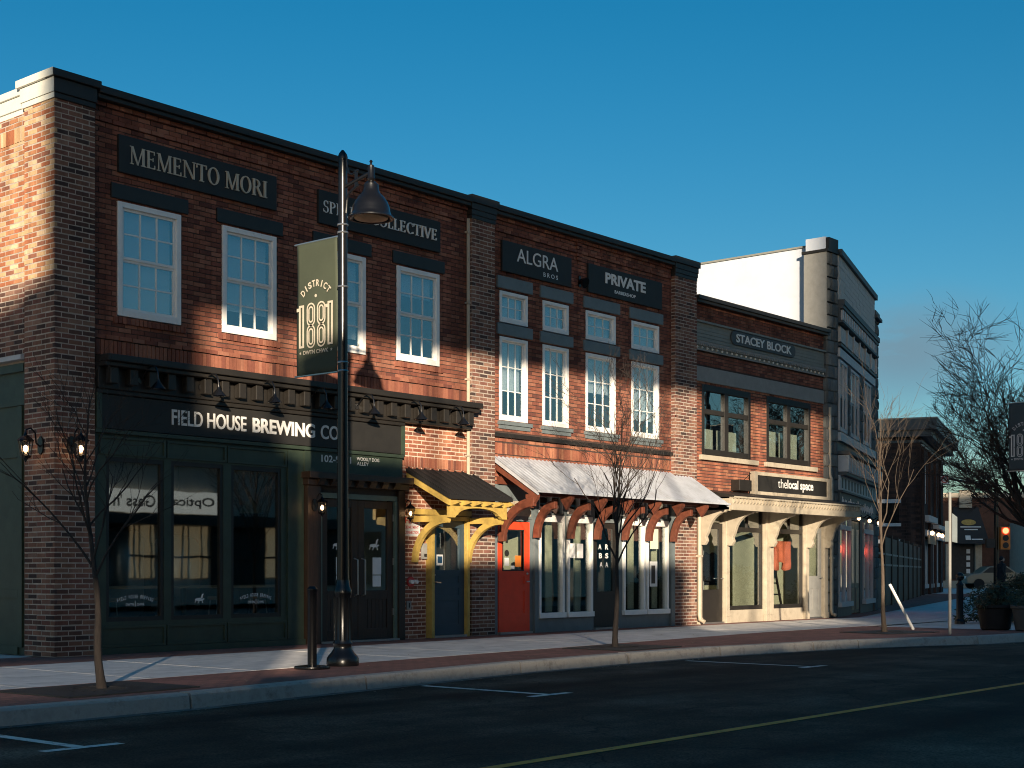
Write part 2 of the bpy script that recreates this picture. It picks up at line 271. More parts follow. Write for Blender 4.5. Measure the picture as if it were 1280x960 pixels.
# ------------------------------------------------------------------ mesh helpers
class MB:
    def __init__(s, T=None): s.v = []; s.f = []; s.T = T
    def add(s, vs, fs):
        o = len(s.v)
        s.v += [s.T(*p) for p in vs] if s.T else [tuple(p) for p in vs]
        s.f += [tuple(i + o for i in q) for q in fs]; return s
    def box(s, x0, x1, y0, y1, z0, z1):
        return s.add([(x0, y0, z0), (x1, y0, z0), (x1, y1, z0), (x0, y1, z0), (x0, y0, z1), (x1, y0, z1), (x1, y1, z1), (x0, y1, z1)],
                     [(0, 3, 2, 1), (4, 5, 6, 7), (0, 1, 5, 4), (1, 2, 6, 5), (2, 3, 7, 6), (3, 0, 4, 7)])
    def prism(s, a, b):
        n = len(a)
        return s.add(list(a) + list(b), [tuple(range(n))[::-1], tuple(range(n, 2 * n))] + [(i, (i + 1) % n, n + (i + 1) % n, n + i) for i in range(n)])
    def px(s, poly, x0, x1): return s.prism([(x0, y, z) for y, z in poly], [(x1, y, z) for y, z in poly])
    def py(s, poly, y0, y1): return s.prism([(x, y0, z) for x, z in poly], [(x, y1, z) for x, z in poly])
    def pz(s, poly, z0, z1): return s.prism([(x, y, z0) for x, y in poly], [(x, y, z1) for x, y in poly])
    def tube(s, pts, rs, n=8, cap=True):
        pts = [Vector(p) for p in pts]
        if not hasattr(rs, '__len__'): rs = [rs] * len(pts)
        vs, fs = [], []
        up = None
        for i, p in enumerate(pts):
            d = (pts[min(i + 1, len(pts) - 1)] - pts[max(i - 1, 0)])
            d = d.normalized() if d.length > 1e-9 else Vector((0, 0, 1))
            if up is None: up = Vector((1, 0, 0)) if abs(d.x) < 0.8 else Vector((0, 1, 0))
            u = up - d * up.dot(d)
            u = u.normalized() if u.length > 1e-6 else d.orthogonal().normalized()
            up = u; w = d.cross(u)
            for k in range(n):
                a = 2 * math.pi * k / n; vs.append(tuple(p + (u * math.cos(a) + w * math.sin(a)) * rs[i]))
        for i in range(len(pts) - 1):
            for k in range(n):
                a, b = i * n + k, i * n + (k + 1) % n
                fs.append((a, b, b + n, a + n))
        if cap: fs += [tuple(range(n))[::-1], tuple(range((len(pts) - 1) * n, len(pts) * n))]
        return s.add(vs, fs)
    def lathe(s, prof, c, n=20):
        vs, fs = [], []
        for r, z in prof:
            for k in range(n):
                a = 2 * math.pi * k / n; vs.append((c[0] + r * math.cos(a), c[1] + r * math.sin(a), c[2] + z))
        for i in range(len(prof) - 1):
            for k in range(n):
                a, b = i * n + k, i * n + (k + 1) % n
                fs.append((a, b, b + n, a + n))
        fs += [tuple(range(n))[::-1], tuple(range((len(prof) - 1) * n, len(prof) * n))]
        return s.add(vs, fs)
    def ball(s, c, r, n=10, sq=(1, 1, 1)):
        m = n // 2 + 1
        vs = [(c[0], c[1], c[2] - r * sq[2])]; fs = []
        for i in range(1, m):
            t = math.pi * i / m
            for k in range(n):
                a = 2 * math.pi * k / n
                vs.append((c[0] + r * sq[0] * math.sin(t) * math.cos(a), c[1] + r * sq[1] * math.sin(t) * math.sin(a), c[2] - r * sq[2] * math.cos(t)))
        vs.append((c[0], c[1], c[2] + r * sq[2]))
        fs += [(0, 1 + (k + 1) % n, 1 + k) for k in range(n)]
        for i in range(m - 2):
            for k in range(n):
                a, b = 1 + i * n + k, 1 + i * n + (k + 1) % n
                fs.append((a, b, b + n, a + n))
        o = 1 + (m - 2) * n; t = len(vs) - 1
        fs += [(t, o + k, o + (k + 1) % n) for k in range(n)]
        return s.add(vs, fs)
    def build(s, name, m, parent=None, smooth=False, bevel=0, local=False):
        me = bpy.data.meshes.new(name); me.from_pydata(s.v, [], s.f); me.update()
        bm = bmesh.new(); bm.from_mesh(me); bmesh.ops.recalc_face_normals(bm, faces=bm.faces); bm.to_mesh(me); bm.free()
        me.materials.append(M[m])
        if smooth:
            me.polygons.foreach_set('use_smooth', [True] * len(me.polygons))
            try: me.set_sharp_from_angle(angle=R(40))
            except Exception: pass
        o = bpy.data.objects.new(name, me); COL.objects.link(o)
        if bevel:
            b = o.modifiers.new('bevel', 'BEVEL'); b.width = bevel; b.segments = 2; b.limit_method = 'ANGLE'
        if parent:
            o.parent = parent
            if parent.parent is None and not local and parent.type == 'EMPTY': o.location = -parent.location
        return o

def tag(o, label, cat, group=None):
    o['label'] = label; o['category'] = cat
    if group: o['group'] = group
    return o
def thing(name, label, cat, loc=(0, 0, 0), group=None, rz=0):
    o = bpy.data.objects.new(name, None); COL.objects.link(o); o.location = loc; o.rotation_euler = (0, 0, rz)
    o.empty_display_size = 0.2
    return tag(o, label, cat, group)
def structure(o): o['kind'] = 'structure'; return o
def stuff(o): o['kind'] = 'stuff'; return o
def copy_tree(o, parent=None):
    c = o.copy(); COL.objects.link(c); c.parent = parent
    for ch in list(o.children): copy_tree(ch, c)
    return c
def rot_frame(ox, oy, deg):
    c, s_ = math.cos(R(deg)), math.sin(R(deg))
    return lambda x, y, z: (ox + x * c - y * s_, oy + x * s_ + y * c, z)
def bx(name, m, parent, x0, x1, y0, y1, z0, z1, T=None, bevel=0, local=False):
    return MB(T).box(x0, x1, y0, y1, z0, z1).build(name, m, parent, bevel=bevel, local=local)
def arcpts(cx, cy, r, a0, a1, n, ry=None):
    ry = ry or r
    return [(cx + r * math.cos(R(a0 + (a1 - a0) * i / n)), cy + ry * math.sin(R(a0 + (a1 - a0) * i / n))) for i in range(n + 1)]
def holes_wall(mb, u0, u1, z0, z1, holes, y0, y1):
    zs = sorted({z0, z1} | {min(max(h[i], z0), z1) for h in holes for i in (2, 3)})
    for za, zb in zip(zs, zs[1:]):
        if zb - za < 1e-5: continue
        zc = (za + zb) / 2; cur = u0
        for h in sorted(h for h in holes if h[2] < zc < h[3]):
            if h[0] > cur + 1e-5: mb.box(cur, min(h[0], u1), y0, y1, za, zb)
            cur = max(cur, h[1])
        if cur < u1 - 1e-5: mb.box(cur, u1, y0, y1, za, zb)
    return mb
def side_T(x):      # local (u, depth, z) -> a wall on plane x facing -x, u running along +y
    return lambda u, d, z: (x + d, u, z)

# bricks: every brick a box of its own
class Bricks:
    def __init__(s, wall): s.wall = wall; s.items = []
    def field(s, u0, u1, z0, z1, plane, holes=(), m='brick_red', side=False, vertical=False, proud=0.0, ch=0.067, bl=0.205, zref=0.0, uref=0.0, T=None):
        j = 0.016 if m in ('brick_blend', 'brick_orange', 'brick_tan_sunlit') else 0.012
        if vertical:
            rows = [(z0 + j / 2, z1 - j / 2)]; pitch = ch
        else:
            k0 = math.floor((z0 - zref) / ch + 0.5); k1 = math.floor((z1 - zref) / ch + 0.5)
            rows = [(zref + k * ch + j / 2, zref + (k + 1) * ch - j / 2) for k in range(k0, k1)]; pitch = bl
        for ri, (za, zb) in enumerate(rows):
            zc = (za + zb) / 2; cur = u0; segs = []
            kk = round((za - zref) / ch)
            for h in sorted(h for h in holes if h[2] < zc < h[3]):
                if h[0] > cur: segs.append((cur, min(h[0], u1)))
                cur = max(cur, h[1])
            if cur < u1: segs.append((cur, u1))
            off = 0 if vertical else (0.5 * pitch if kk % 2 else 0)
            for a, b in segs:
                k = math.floor((a - uref - off) / pitch)
                while True:
                    p = uref + off + k * pitch; q = p + pitch; k += 1
                    if p >= b: break
                    p2, q2 = max(p + j / 2, a), min(q - j / 2, b)
                    if q2 - p2 < 0.022: continue
                    d = proud + random.gauss(0, 0.0012)
                    uc, hu = (p2 + q2) / 2, (q2 - p2) / 2
                    hz = (zb - za) / 2 * random.uniform(0.95, 1.0)
                    t = random.gauss(0, 0.0015)
                    if side: c = (plane - d + 0.02, uc, zc + t); hh = (0.02, hu, hz)
                    else: c = (uc, plane - d + 0.02, zc + t); hh = (hu, 0.02, hz)
                    s.items.append((c, hh, m, T))
    def finish(s, n_objs=300):
        it = sorted(s.items, key=lambda q: (Vector(q[0]) - CAM).length_squared)
        w = s.wall.matrix_parent_inverse  # identity
        units = {}
        for c, hh, m, T in it[:n_objs]:
            if m not in units:
                mb = MB().box(-1, 1, -1, 1, -1, 1)
                o = mb.build('brick', m); units[m] = o.data; bpy.data.objects.remove(o)
            o = bpy.data.objects.new('brick', units[m]); COL.objects.link(o); o.parent = s.wall; o.location = c; o.scale = hh
        rest = {}
        for c, hh, m, T in it[n_objs:]:
            rest.setdefault(m, MB(T)).box(c[0] - hh[0], c[0] + hh[0], c[1] - hh[1], c[1] + hh[1], c[2] - hh[2], c[2] + hh[2])
        for m, mb in rest.items(): stuff(mb.build('brickwork', m, s.wall))

# lettering
_tc = {}
def text_data(body, bold=0.0, depth=0.0):
    k = (body, bold, depth)
    if k not in _tc:
        cu = bpy.data.curves.new('t', 'FONT'); cu.body = body; cu.offset = bold; cu.extrude = depth; cu.resolution_u = 4
        o = bpy.data.objects.new('t', cu); COL.objects.link(o)
        dg = bpy.context.evaluated_depsgraph_get(); me = bpy.data.meshes.new_from_object(o.evaluated_get(dg))
        vs = [tuple(v.co) for v in me.vertices]; fs = [tuple(p.vertices) for p in me.polygons]
        bpy.data.objects.remove(o); bpy.data.curves.remove(cu); bpy.data.meshes.remove(me)
        xs = [v[0] for v in vs]; ys = [v[1] for v in vs]
        x0, x1, y0, y1 = min(xs), max(xs), min(ys), max(ys)
        vs = [((v[0] - x0) / (x1 - x0), (v[1] - y0) / (y1 - y0), v[2]) for v in vs]
        _tc[k] = (vs, fs)
    return _tc[k]
def lettering(body, u0, u1, w0, w1, plane, m, parent, bold=0.0, depth=0.0, fmap=None, name='lettering'):
    vs, fs = text_data(body, bold, 0.01 if depth else 0.0)
    fm = fmap or (lambda u, w, d: (u, plane - d, w))
    dd = depth / 0.01 if depth else 1
    mb = MB(); mb.add([fm(u0 + v[0] * (u1 - u0), w0 + v[1] * (w1 - w0), v[2] * dd) for v in vs], fs)
    return mb.build(name, m, parent)
def polys_obj(polys, fm, m, parent, name='lettering', d=0.008):
    mb = MB()
    for i, p in enumerate(polys):
        e = d + i * 0.00025
        mb.prism([fm(u, w, e) for u, w in p], [fm(u, w, 0.0) for u, w in p])
    return mb.build(name, m, parent)
def ring(cx, cy, rx, ry, tx, ty, a0=0, a1=360, n=22):
    return arcpts(cx, cy, rx, a0, a1, n, ry) + arcpts(cx, cy, rx - tx, a1, a0, n, ry - ty)
def rect(x0, x1, y0, y1): return [(x0, y0), (x1, y0), (x1, y1), (x0, y1)]
TK, TN, SF = 0.15, 0.06, 0.045
def serif_glyph(c):
    st = lambda x, w=TK: rect(x, x + w, 0, 1)
    sf = lambda x, y, w: rect(x - w / 2, x + w / 2, y, y + SF)
    t, b = 1 - SF, 0
    if c == 'M': return 1.12, [st(0.1, TN), st(0.86, TK), [(0.06, 1), (0.24, 1), (0.60, 0.0), (0.5, 0.0)], [(0.5, 0), (0.57, 0), (0.94, 1), (0.86, 1)], sf(0.13, b, 0.26), sf(0.93, b, 0.34), sf(0.1, t, 0.2), sf(0.95, t, 0.24)]
    if c == 'N': return 0.98, [st(0.1, TN), st(0.80, TN), [(0.06, 1), (0.22, 1), (0.86, 0), (0.74, 0)], sf(0.13, b, 0.26), sf(0.83, t, 0.26), sf(0.1, t, 0.2)]
    if c == 'E': return 0.76, [st(0.1), rect(0.1, 0.62, 0, TN), rect(0.1, 0.6, 1 - TN, 1), rect(0.1, 0.5, 0.49, 0.49 + TN), rect(0.58, 0.64, 0, 0.22), rect(0.56, 0.61, 0.8, 1), rect(0.47, 0.52, 0.42, 0.62), sf(0.17, b, 0.28), sf(0.17, t, 0.28)]
    if c == 'L': return 0.70, [st(0.1), rect(0.1, 0.6, 0, TN), rect(0.56, 0.62, 0, 0.26), sf(0.17, b, 0.28), sf(0.17, t, 0.3)]
    if c == 'T': return 0.84, [st(0.345), rect(0.05, 0.79, 1 - TN, 1), rect(0.04, 0.09, 0.76, 1), rect(0.75, 0.80, 0.76, 1), sf(0.42, b, 0.34)]
    if c == 'I': return 0.40, [st(0.125), sf(0.2, b, 0.32), sf(0.2, t, 0.32)]
    if c == 'O': return 0.98, [ring(0.49, 0.5, 0.43, 0.52, TK, TN)]
    if c == 'C': return 0.86, [ring(0.48, 0.5, 0.42, 0.52, TK, TN, 42, 318), rect(0.74, 0.80, 0.68, 0.98), rect(0.76, 0.81, 0.06, 0.22)]
    if c == 'P': return 0.74, [st(0.1), ring(0.3, 0.74, 0.36, 0.26, TK, TN, -90, 90), rect(0.1, 0.3, 1 - TN, 1), rect(0.1, 0.3, 0.48, 0.48 + TN), sf(0.17, b, 0.3), sf(0.13, t, 0.2)]
    if c == 'R': return 0.86, [st(0.1), ring(0.3, 0.74, 0.36, 0.26, TK, TN, -90, 90), rect(0.1, 0.3, 1 - TN, 1), rect(0.1, 0.3, 0.48, 0.48 + TN), [(0.36, 0.52), (0.52, 0.52), (0.86, 0), (0.68, 0)], sf(0.17, b, 0.3), sf(0.80, b, 0.16), sf(0.13, t, 0.2)]
    if c == 'U': return 0.90, [rect(0.1, 0.1 + TK, 0.32, 1), rect(0.72, 0.72 + TN, 0.32, 1), ring(0.44, 0.34, 0.34, 0.36, 0.13, TN + 0.02, 180, 360), sf(0.17, t, 0.3), sf(0.75, t, 0.26)]
    if c == 'V': return 0.88, [[(0.04, 1), (0.20, 1), (0.50, 0), (0.40, 0)], [(0.42, 0), (0.48, 0), (0.82, 1), (0.74, 1)], sf(0.12, t, 0.28), sf(0.78, t, 0.24)]
    if c == 'S': return 0.66, [ring(0.33, 0.745, 0.25, 0.275, 0.12, TN, 30, 265), ring(0.33, 0.262, 0.27, 0.282, 0.13, TN, -150, 90), rect(0.5, 0.55, 0.74, 0.98), rect(0.06, 0.11, 0.03, 0.28)]
    return 0.42, []
def serif_text(body, u0, u1, w0, w1, plane, m, parent, fm=None):
    fm = fm or (lambda u, w, d: (u, plane - d, w))
    tot = sum(serif_glyph(c)[0] for c in body); k = (u1 - u0) / tot; x = u0; P = []
    for c in body:
        wd, ps = serif_glyph(c)
        P += [[(x + q[0] * k, w0 + q[1] * (w1 - w0)) for q in p] for p in ps]; x += wd * k
    return polys_obj(P, fm, m, parent)
# ================================================================== the setting
g = structure(MB().add([(-900, -900, -0.17), (900, -900, -0.17), (900, 900, -0.17), (-900, 900, -0.17)], [(0, 1, 2, 3)]).build('ground', 'gutter'))
KERB = [(-45, -5.75), (-4, -5.66), (-2.2, -5.60), (0.3, -5.26), (3.2, -4.95), (5.5, -4.88), (7.7, -4.92), (9.9, -5.26), (11.0, -5.45), (12.4, -5.95), (13.6, -6.48), (15.0, -6.68), (17, -6.72), (20, -6.6), (26, -5.6), (40, -1.2), (60, 5.5), (95, 17)]
def ky(x):
    for (a, b), (c, d) in zip(KERB, KERB[1:]):
        if a <= x <= c: return b + (d - b) * (x - a) / (c - a)
    return KERB[-1][1]
road = [(-60, -15.9), (110, -15.9), (110, 22)] + [(x, y) for x, y in KERB[::-1]] + [(-60, -5.75)]
structure(MB().add([(x, y, -0.14) for x, y in road], [tuple(range(len(road)))]).build('road', 'asphalt'))
# gutter pan along the kerb
for seg in [KERB]:
    mb = MB(); n = len(seg)
    mb.add([(x, y - 0.17, -0.136) for x, y in seg] + [(x, y - 0.30, -0.136) for x, y in seg], [(i, i + 1, n + i + 1, n + i) for i in range(n - 1)])
    structure(mb.build('gutter', 'gutter'))
# kerb stones, each a piece
kerb = structure(MB().add([(x, y - 0.01, -0.02) for x, y in KERB] + [(x, y - 0.01, -0.17) for x, y in KERB], [(i, i + 1, len(KERB) + i + 1, len(KERB) + i) for i in range(len(KERB) - 1)]).build('kerb', 'kerb_concrete'))
ks = [-12.2, -9.6, -7.1, -4.7, -2.26, 0.25, 3.15, 5.5, 7.74, 9.92, 11.04, 13.5, 15.8, 18.2, 20.8, 23.6, 26.5]
for a, b in zip(ks, ks[1:]):
    n = 6; xs = [a + 0.013 + (b - a - 0.026) * i / n for i in range(n + 1)]
    mb = MB(); vs = []
    dz = random.uniform(-0.004, 0.004)
    for x in xs:
        y = ky(x)
        vs += [(x, y + 0.02, -0.01), (x, y + 0.02, 0.006 + dz), (x, y - 0.125, 0.004 + dz), (x, y - 0.148, -0.016 + dz), (x, y - 0.17, -0.16)]
    fs = []
    for i in range(n):
        for k in range(4): fs.append((i * 5 + k, i * 5 + k + 1, i * 5 + k + 6, i * 5 + k + 5))
    fs += [(0, 1, 2, 3, 4), tuple(n * 5 + k for k in (4, 3, 2, 1, 0))]
    mb.add(vs, fs); mb.build('kerb_stone', 'kerb_concrete', kerb, smooth=True)
# pavement
pv = [(x, y + 0.0) for x, y in KERB] + [(95, 60), (60, 40), (30, 12), (20, 6), (20, 0.4), (0.3, 0.4), (0.3, 25), (-45, 25)]
pave = structure(MB().add([(x, y, -0.012) for x, y in pv], [tuple(range(len(pv)))]).build('pavement', 'concrete'))
bk = lambda x: -1.05 + 0.05 * x if x < 14 else -0.35
ft = lambda x: -3.85 + 0.07 * x if x < 12.5 else -2.98
stuff(MB().add([(-16, ft(-16) - .01, -0.008), (21, ft(21) - .01, -0.008), (21, bk(21) + .01, -0.008), (14, bk(14) + .01, -0.008), (-16, bk(-16) + .01, -0.008)], [(0, 1, 2, 3, 4)]).build('joint_bed', 'soil', pave))
x = -16.0
while x < 21:
    w = 1.46 if x < 20 else 1.0
    a, b = x + 0.010, x + w - 0.010
    dz = random.uniform(-0.002, 0.002)
    sk = lambda q, y: q + 0.24 * (y + 1) * 0.35      # joints run a little askew
    p = [(a, ft(a)), (b, ft(b)), (b, bk(b)), (a, bk(a))]
    MB().pz([(q[0] - 0.0, q[1]) for q in p], -0.03, 0.0 + dz).build('slab', 'concrete', pave)
    x += w
def strip(y0f, y1f, x0, x1, n, name):
    xs = [x0 + (x1 - x0) * i / n for i in range(n + 1)]
    mb = MB().add([(q, y0f(q), -0.001) for q in xs] + [(q, y1f(q), -0.001) for q in xs], [(i, i + 1, n + 2 + i, n + 1 + i) for i in range(n)])
    o = mb.build(name, 'paver_red', pave); return stuff(o)
strip(lambda q: bk(q) + 0.012, lambda q: 0.35, -30, 21.5, 40, 'brick_paving')
strip(lambda q: ky(q) + 0.02, lambda q: ft(q) - 0.012, -30, 16.5, 60, 'brick_paving')
u = (math.cos(R(18.3)), math.sin(R(18.3))); nn_ = (-u[1], u[0])
q = [(21.5, -0.35), (21.5 + 40 * u[0], -0.6 + 40 * u[1]), (21.5 + 40 * u[0] + 2.4 * nn_[0], -0.6 + 40 * u[1] + 2.4 * nn_[1]), (21.2, 1.2)]
stuff(MB().add([(a, b, -0.004) for a, b in q], [(0, 1, 2, 3)]).build('brick_paving', 'paver_red', pave))
# painted markings
pm = structure(MB().add([(-40, -10.33, -0.136), (100, -10.33, -0.136), (100, -10.43, -0.136), (-40, -10.43, -0.136)], [(0, 1, 2, 3)]).build('centre_line', 'paint_yellow'))
for x0, y0, y1 in ((-4.52, -6.0, -7.45), (0.98, -5.55, -7.25), (6.5, -5.3, -7.2)):
    mb = MB().add([(x0 - 0.05, y0, -0.136), (x0 + 0.05, y0, -0.136), (x0 + 0.05, y1, -0.136), (x0 - 0.05, y1, -0.136),
                   (x0 - 0.32, y1, -0.136), (x0 + 0.32, y1, -0.136), (x0 + 0.32, y1 - 0.1, -0.136), (x0 - 0.32, y1 - 0.1, -0.136)], [(0, 1, 2, 3), (4, 5, 6, 7)])
    structure(mb.build('bay_marking', 'paint_white'))

# ================================================================== shared parts
def sash_window(b, x0, x1, z0, z1, yf, frame='white_frame', glass='glass_sky', rows=2, cols=3, sashes=2, blind=None, fw=0.075, mw=0.02, T=None, depth=0.09):
    """window > frame pieces, panes, muntins, blind; the window's own mesh is its casing."""
    mb = MB(T)
    mb.box(x0, x0 + fw, yf, yf + depth, z0, z1).box(x1 - fw, x1, yf, yf + depth, z0, z1).box(x0 + fw, x1 - fw, yf, yf + depth, z1 - fw, z1).box(x0 + fw, x1 - fw, yf, yf + depth, z0, z0 + fw * 1.2)
    w = mb.build('window', frame, b, bevel=0.006)
    a, c = x0 + fw, x1 - fw; lo, hi = z0 + fw * 1.2, z1 - fw
    zs = [lo + (hi - lo) * i / sashes for i in range(sashes + 1)]
    for i in range(sashes):
        za, zb = zs[i], zs[i + 1]; ys = yf + (0.03 if i else 0.045)
        s = 0.035
        m2 = MB(T).box(a, a + s, ys, ys + 0.03, za, zb).box(c - s, c, ys, ys + 0.03, za, zb).box(a + s, c - s, ys, ys + 0.03, za, za + s).box(a + s, c - s, ys, ys + 0.03, zb - s, zb)
        m2.build('sash', frame, w)
        A, C, ZA, ZB = a + s, c - s, za + s, zb - s
        m3 = MB(T)
        for k in range(1, cols):
            xx = A + (C - A) * k / cols; m3.box(xx - mw / 2, xx + mw / 2, ys + 0.004, ys + 0.03, ZA, ZB)
        for k in range(1, rows):
            zz = ZA + (ZB - ZA) * k / rows; m3.box(A, C, ys + 0.006, ys + 0.028, zz - mw / 2, zz + mw / 2)
        if rows * cols > 1: m3.build('muntin', frame, w)
        MB(T).box(A, C, ys + 0.012, ys + 0.018, ZA, ZB).build('pane', glass, w)
    if blind:
        MB(T).box(a + 0.02, c - 0.02, yf + 0.14, yf + 0.15, blind, hi).build('blind', 'blind', w)
    return w
def sconce(loc, ang, label, size=1.0):
    """wall lantern: back plate, scroll arm, cage, roof, finial, glass and a lit bulb; ang turns it about z (0 = off a wall facing -y)."""
    t = thing('wall_lantern', label, 'lamp', loc, 'lit wall lanterns along the brick fronts', ang)
    k = size
    MB().lathe([(0.055 * k, 0), (0.055 * k, 0.012 * k)], (0, 0, 0), 12)
    mb = MB().py([(0.05 * k * math.cos(a), 0.095 * k * math.sin(a)) for a in [2 * math.pi * i / 14 for i in range(14)]], -0.02, 0.0); mb.build('back_plate', 'black_metal', t, local=True)
    pts = [(0, -0.01, -0.02 * k), (0, -0.06 * k, 0.02 * k), (0, -0.07 * k, 0.12 * k), (0, -0.12 * k, 0.17 * k), (0, -0.175 * k, 0.15 * k), (0, -0.18 * k, 0.10 * k)]
    MB().tube(pts, 0.009 * k, 7).build('arm', 'black_metal', t, True, local=True)
    c = (0, -0.18 * k, -0.12 * k)
    MB().lathe([(0.012 * k, 0.24 * k), (0.02 * k, 0.215 * k), (0.05 * k, 0.195 * k), (0.088 * k, 0.16 * k), (0.078 * k, 0.15 * k)], c, 10).build('roof', 'black_metal', t, True, local=True)
    mb = MB()
    for i in range(5):
        a = 2 * math.pi * i / 5
        mb.tube([(c[0] + 0.074 * k * math.cos(a), c[1] + 0.074 * k * math.sin(a), c[2] + 0.155 * k), (c[0] + 0.05 * k * math.cos(a), c[1] + 0.05 * k * math.sin(a), c[2] - 0.01 * k)], 0.006 * k, 5)
    mb.lathe([(0.05 * k, -0.02 * k), (0.054 * k, 0.0), (0.04 * k, 0.012 * k)], c, 10).lathe([(0.006 * k, -0.06 * k), (0.014 * k, -0.045 * k), (0.03 * k, -0.02 * k)], c, 8)
    mb.build('cage', 'black_metal', t, local=True)
    MB().lathe([(0.042 * k, 0.012 * k), (0.062 * k, 0.15 * k)], c, 10).build('glass', 'lamp_glass', t, True, local=True)
    MB().ball((c[0], c[1], c[2] + 0.075 * k), 0.024 * k, 8, (1, 1, 1.5)).build('bulb', 'bulb', t, True, local=True)
    return t

# ================================================================== brick building with the green shopfront
A = thing('brick_building', 'long brick building with dark green ground-floor shopfront and four white sash windows', 'building', (4, 0, 0))
YA = 0.10
HA = [(1.0, 2.05, 4.50, 6.05), (2.75, 3.77, 4.50, 6.05), (4.57, 5.60, 4.50, 6.05), (6.28, 7.30, 4.50, 6.05)]
SH = [(0.61, 6.36, -0.05, 3.92)]                 # the shopfront opening
BD = [(6.98, 7.91, -0.05, 2.0)]                  # blue door
wallA = holes_wall(MB(), 0.3, 8.3, 0, 7.35, HA + SH + BD, YA + 0.008, YA + 0.3).build('wall', 'mortar_dark', A)
lowA = MB().box(6.37, 6.975, YA + 0.003, YA + 0.2, 0, 3.6).box(6.975, 7.915, YA + 0.003, YA + 0.2, 2.0, 3.6).box(7.915, 8.0, YA + 0.003, YA + 0.2, 0, 3.6).build('wall_lower', 'mortar_pink', A)
pierA = MB().box(0.004, 0.598, 0.004, 0.70, 0, 7.15).build('corner_pier', 'mortar_pale', A)
sideA = MB().box(0.046, 0.35, 0.70, 14, 3.95, 7.15).box(0.06, 0.35, 0.70, 14, 0, 3.95).build('side_wall', 'mortar_pale', A)
ba = Bricks(wallA)
ba.field(0.6, 8.0, 4.25, 7.29, YA, HA, 'brick_red', zref=0.0)
ba.field(0.6, 8.0, 3.95, 4.17, YA, (), 'brick_red', vertical=True, proud=0.012)
ba.field(0.6, 8.0, 4.17, 4.24, YA, (), 'brick_red', proud=0.022, zref=4.17)
ba.field(0.6, 8.0, 7.22, 7.29, YA, (), 'brick_red', proud=0.035)
ba.field(0.6, 8.0, 7.02, 7.09, YA, (), 'brick_red', proud=0.025)
for h in HA: ba.field(h[0] - 0.06, h[1] + 0.06, 4.40, 4.50, YA, (), 'brick_red', vertical=True, proud=0.03)
ba.field(6.37, 8.0, 0.0, 2.80, YA, [(6.97, 7.92, -0.1, 2.02)], 'brick_orange')
ba.field(6.37, 8.0, 2.80, 2.98, YA, (), 'brick_orange', vertical=True, proud=0.01)
ba.field(6.37, 8.0, 2.98, 3.62, YA, (), 'brick_orange', zref=2.98)
ba.finish(0)
bp = Bricks(pierA)
bp.field(0.0, 0.60, 0.0, 7.15, 0.0, (), 'brick_blend')
bp.field(0.0, 0.70, 0.0, 4.9, 0.0, (), 'brick_blend', side=True, uref=0.1)
bp.field(0.0, 0.70, 4.9, 7.15, 0.0, (), 'brick_tan_sunlit', side=True, uref=0.1)  # brick turns paler at the sun's lower edge
bp.finish(300)
bs_ = Bricks(sideA)
bs_.field(0.70, 6.0, 3.97, 4.9, 0.042, (), 'brick_blend', side=True, uref=0.1)
bs_.field(0.70, 6.0, 4.9, 6.74, 0.042, (), 'brick_tan_sunlit', side=True, uref=0.1)
bs_.field(0.70, 6.0, 6.74, 6.95, 0.042, (), 'brick_tan_sunlit', side=True, vertical=True, proud=0.01)
bs_.field(0.70, 6.0, 6.95, 7.15, 0.042, (), 'brick_tan_sunlit', side=True, zref=6.95)
bs_.finish(0)
# cornice block on the corner, coping and parapet
mb = MB()
for i, (d, z0, z1) in enumerate(((0.02, 7.14, 7.21), (0.035, 7.212, 7.40), (0.075, 7.402, 7.50))): mb.box(-d + 0.012, 0.60 + d - 0.02, -d, 0.14, z0, z1)
mb.build('corner_cornice', 'black_paint', A, bevel=0.008)
mb = MB()
for i, (d, z0, z1) in enumerate(((0.02, 7.14, 7.21), (0.035, 7.212, 7.40), (0.075, 7.402, 7.50))): mb.box(-d, -d + 0.012, -d + 0.004, 0.72 + d, z0, z1).box(-d + 0.012, 0.4, 0.14, 0.72 + d, z0, z1)
mb.build('corner_cornice', 'cream_cap', A, bevel=0.004)
mb = MB()
for d, z0, z1 in ((0.0, 7.10, 7.17), (0.02, 7.172, 7.34), (0.05, 7.342, 7.44)): mb.box(0.04 - d, 0.4, 0.72 + 0.07, 14, z0, z1)
mb.build('side_cornice', 'cream_cap', A, bevel=0.006)
MB().box(0.64, 7.96, -0.02, 0.45, 7.30, 7.36).box(0.64, 7.96, -0.06, 0.45, 7.362, 7.46).build('coping', 'black_paint', A, bevel=0.008)
bx('roof', 'roof_felt', A, 0.36, 8.2, 0.42, 14, 6.9, 7.0)
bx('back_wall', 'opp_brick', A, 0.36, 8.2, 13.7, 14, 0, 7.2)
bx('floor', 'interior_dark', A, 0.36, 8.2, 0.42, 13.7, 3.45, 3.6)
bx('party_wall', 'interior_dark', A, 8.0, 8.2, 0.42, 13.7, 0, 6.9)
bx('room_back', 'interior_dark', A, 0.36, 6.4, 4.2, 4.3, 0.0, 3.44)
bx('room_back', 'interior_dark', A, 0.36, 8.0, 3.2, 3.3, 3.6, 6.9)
bl = [4.64, 4.86, 4.75, 5.60]
for h, b_ in zip(HA, bl): sash_window(A, h[0] + 0.01, h[1] - 0.01, h[2] + 0.01, h[3] - 0.01, YA - 0.015, blind=b_)
for h in HA: bx('lintel', 'black_paint', A, h[0] - 0.1, h[1] + 0.1, YA - 0.03, YA + 0.05, 6.065, 6.265, bevel=0.006)
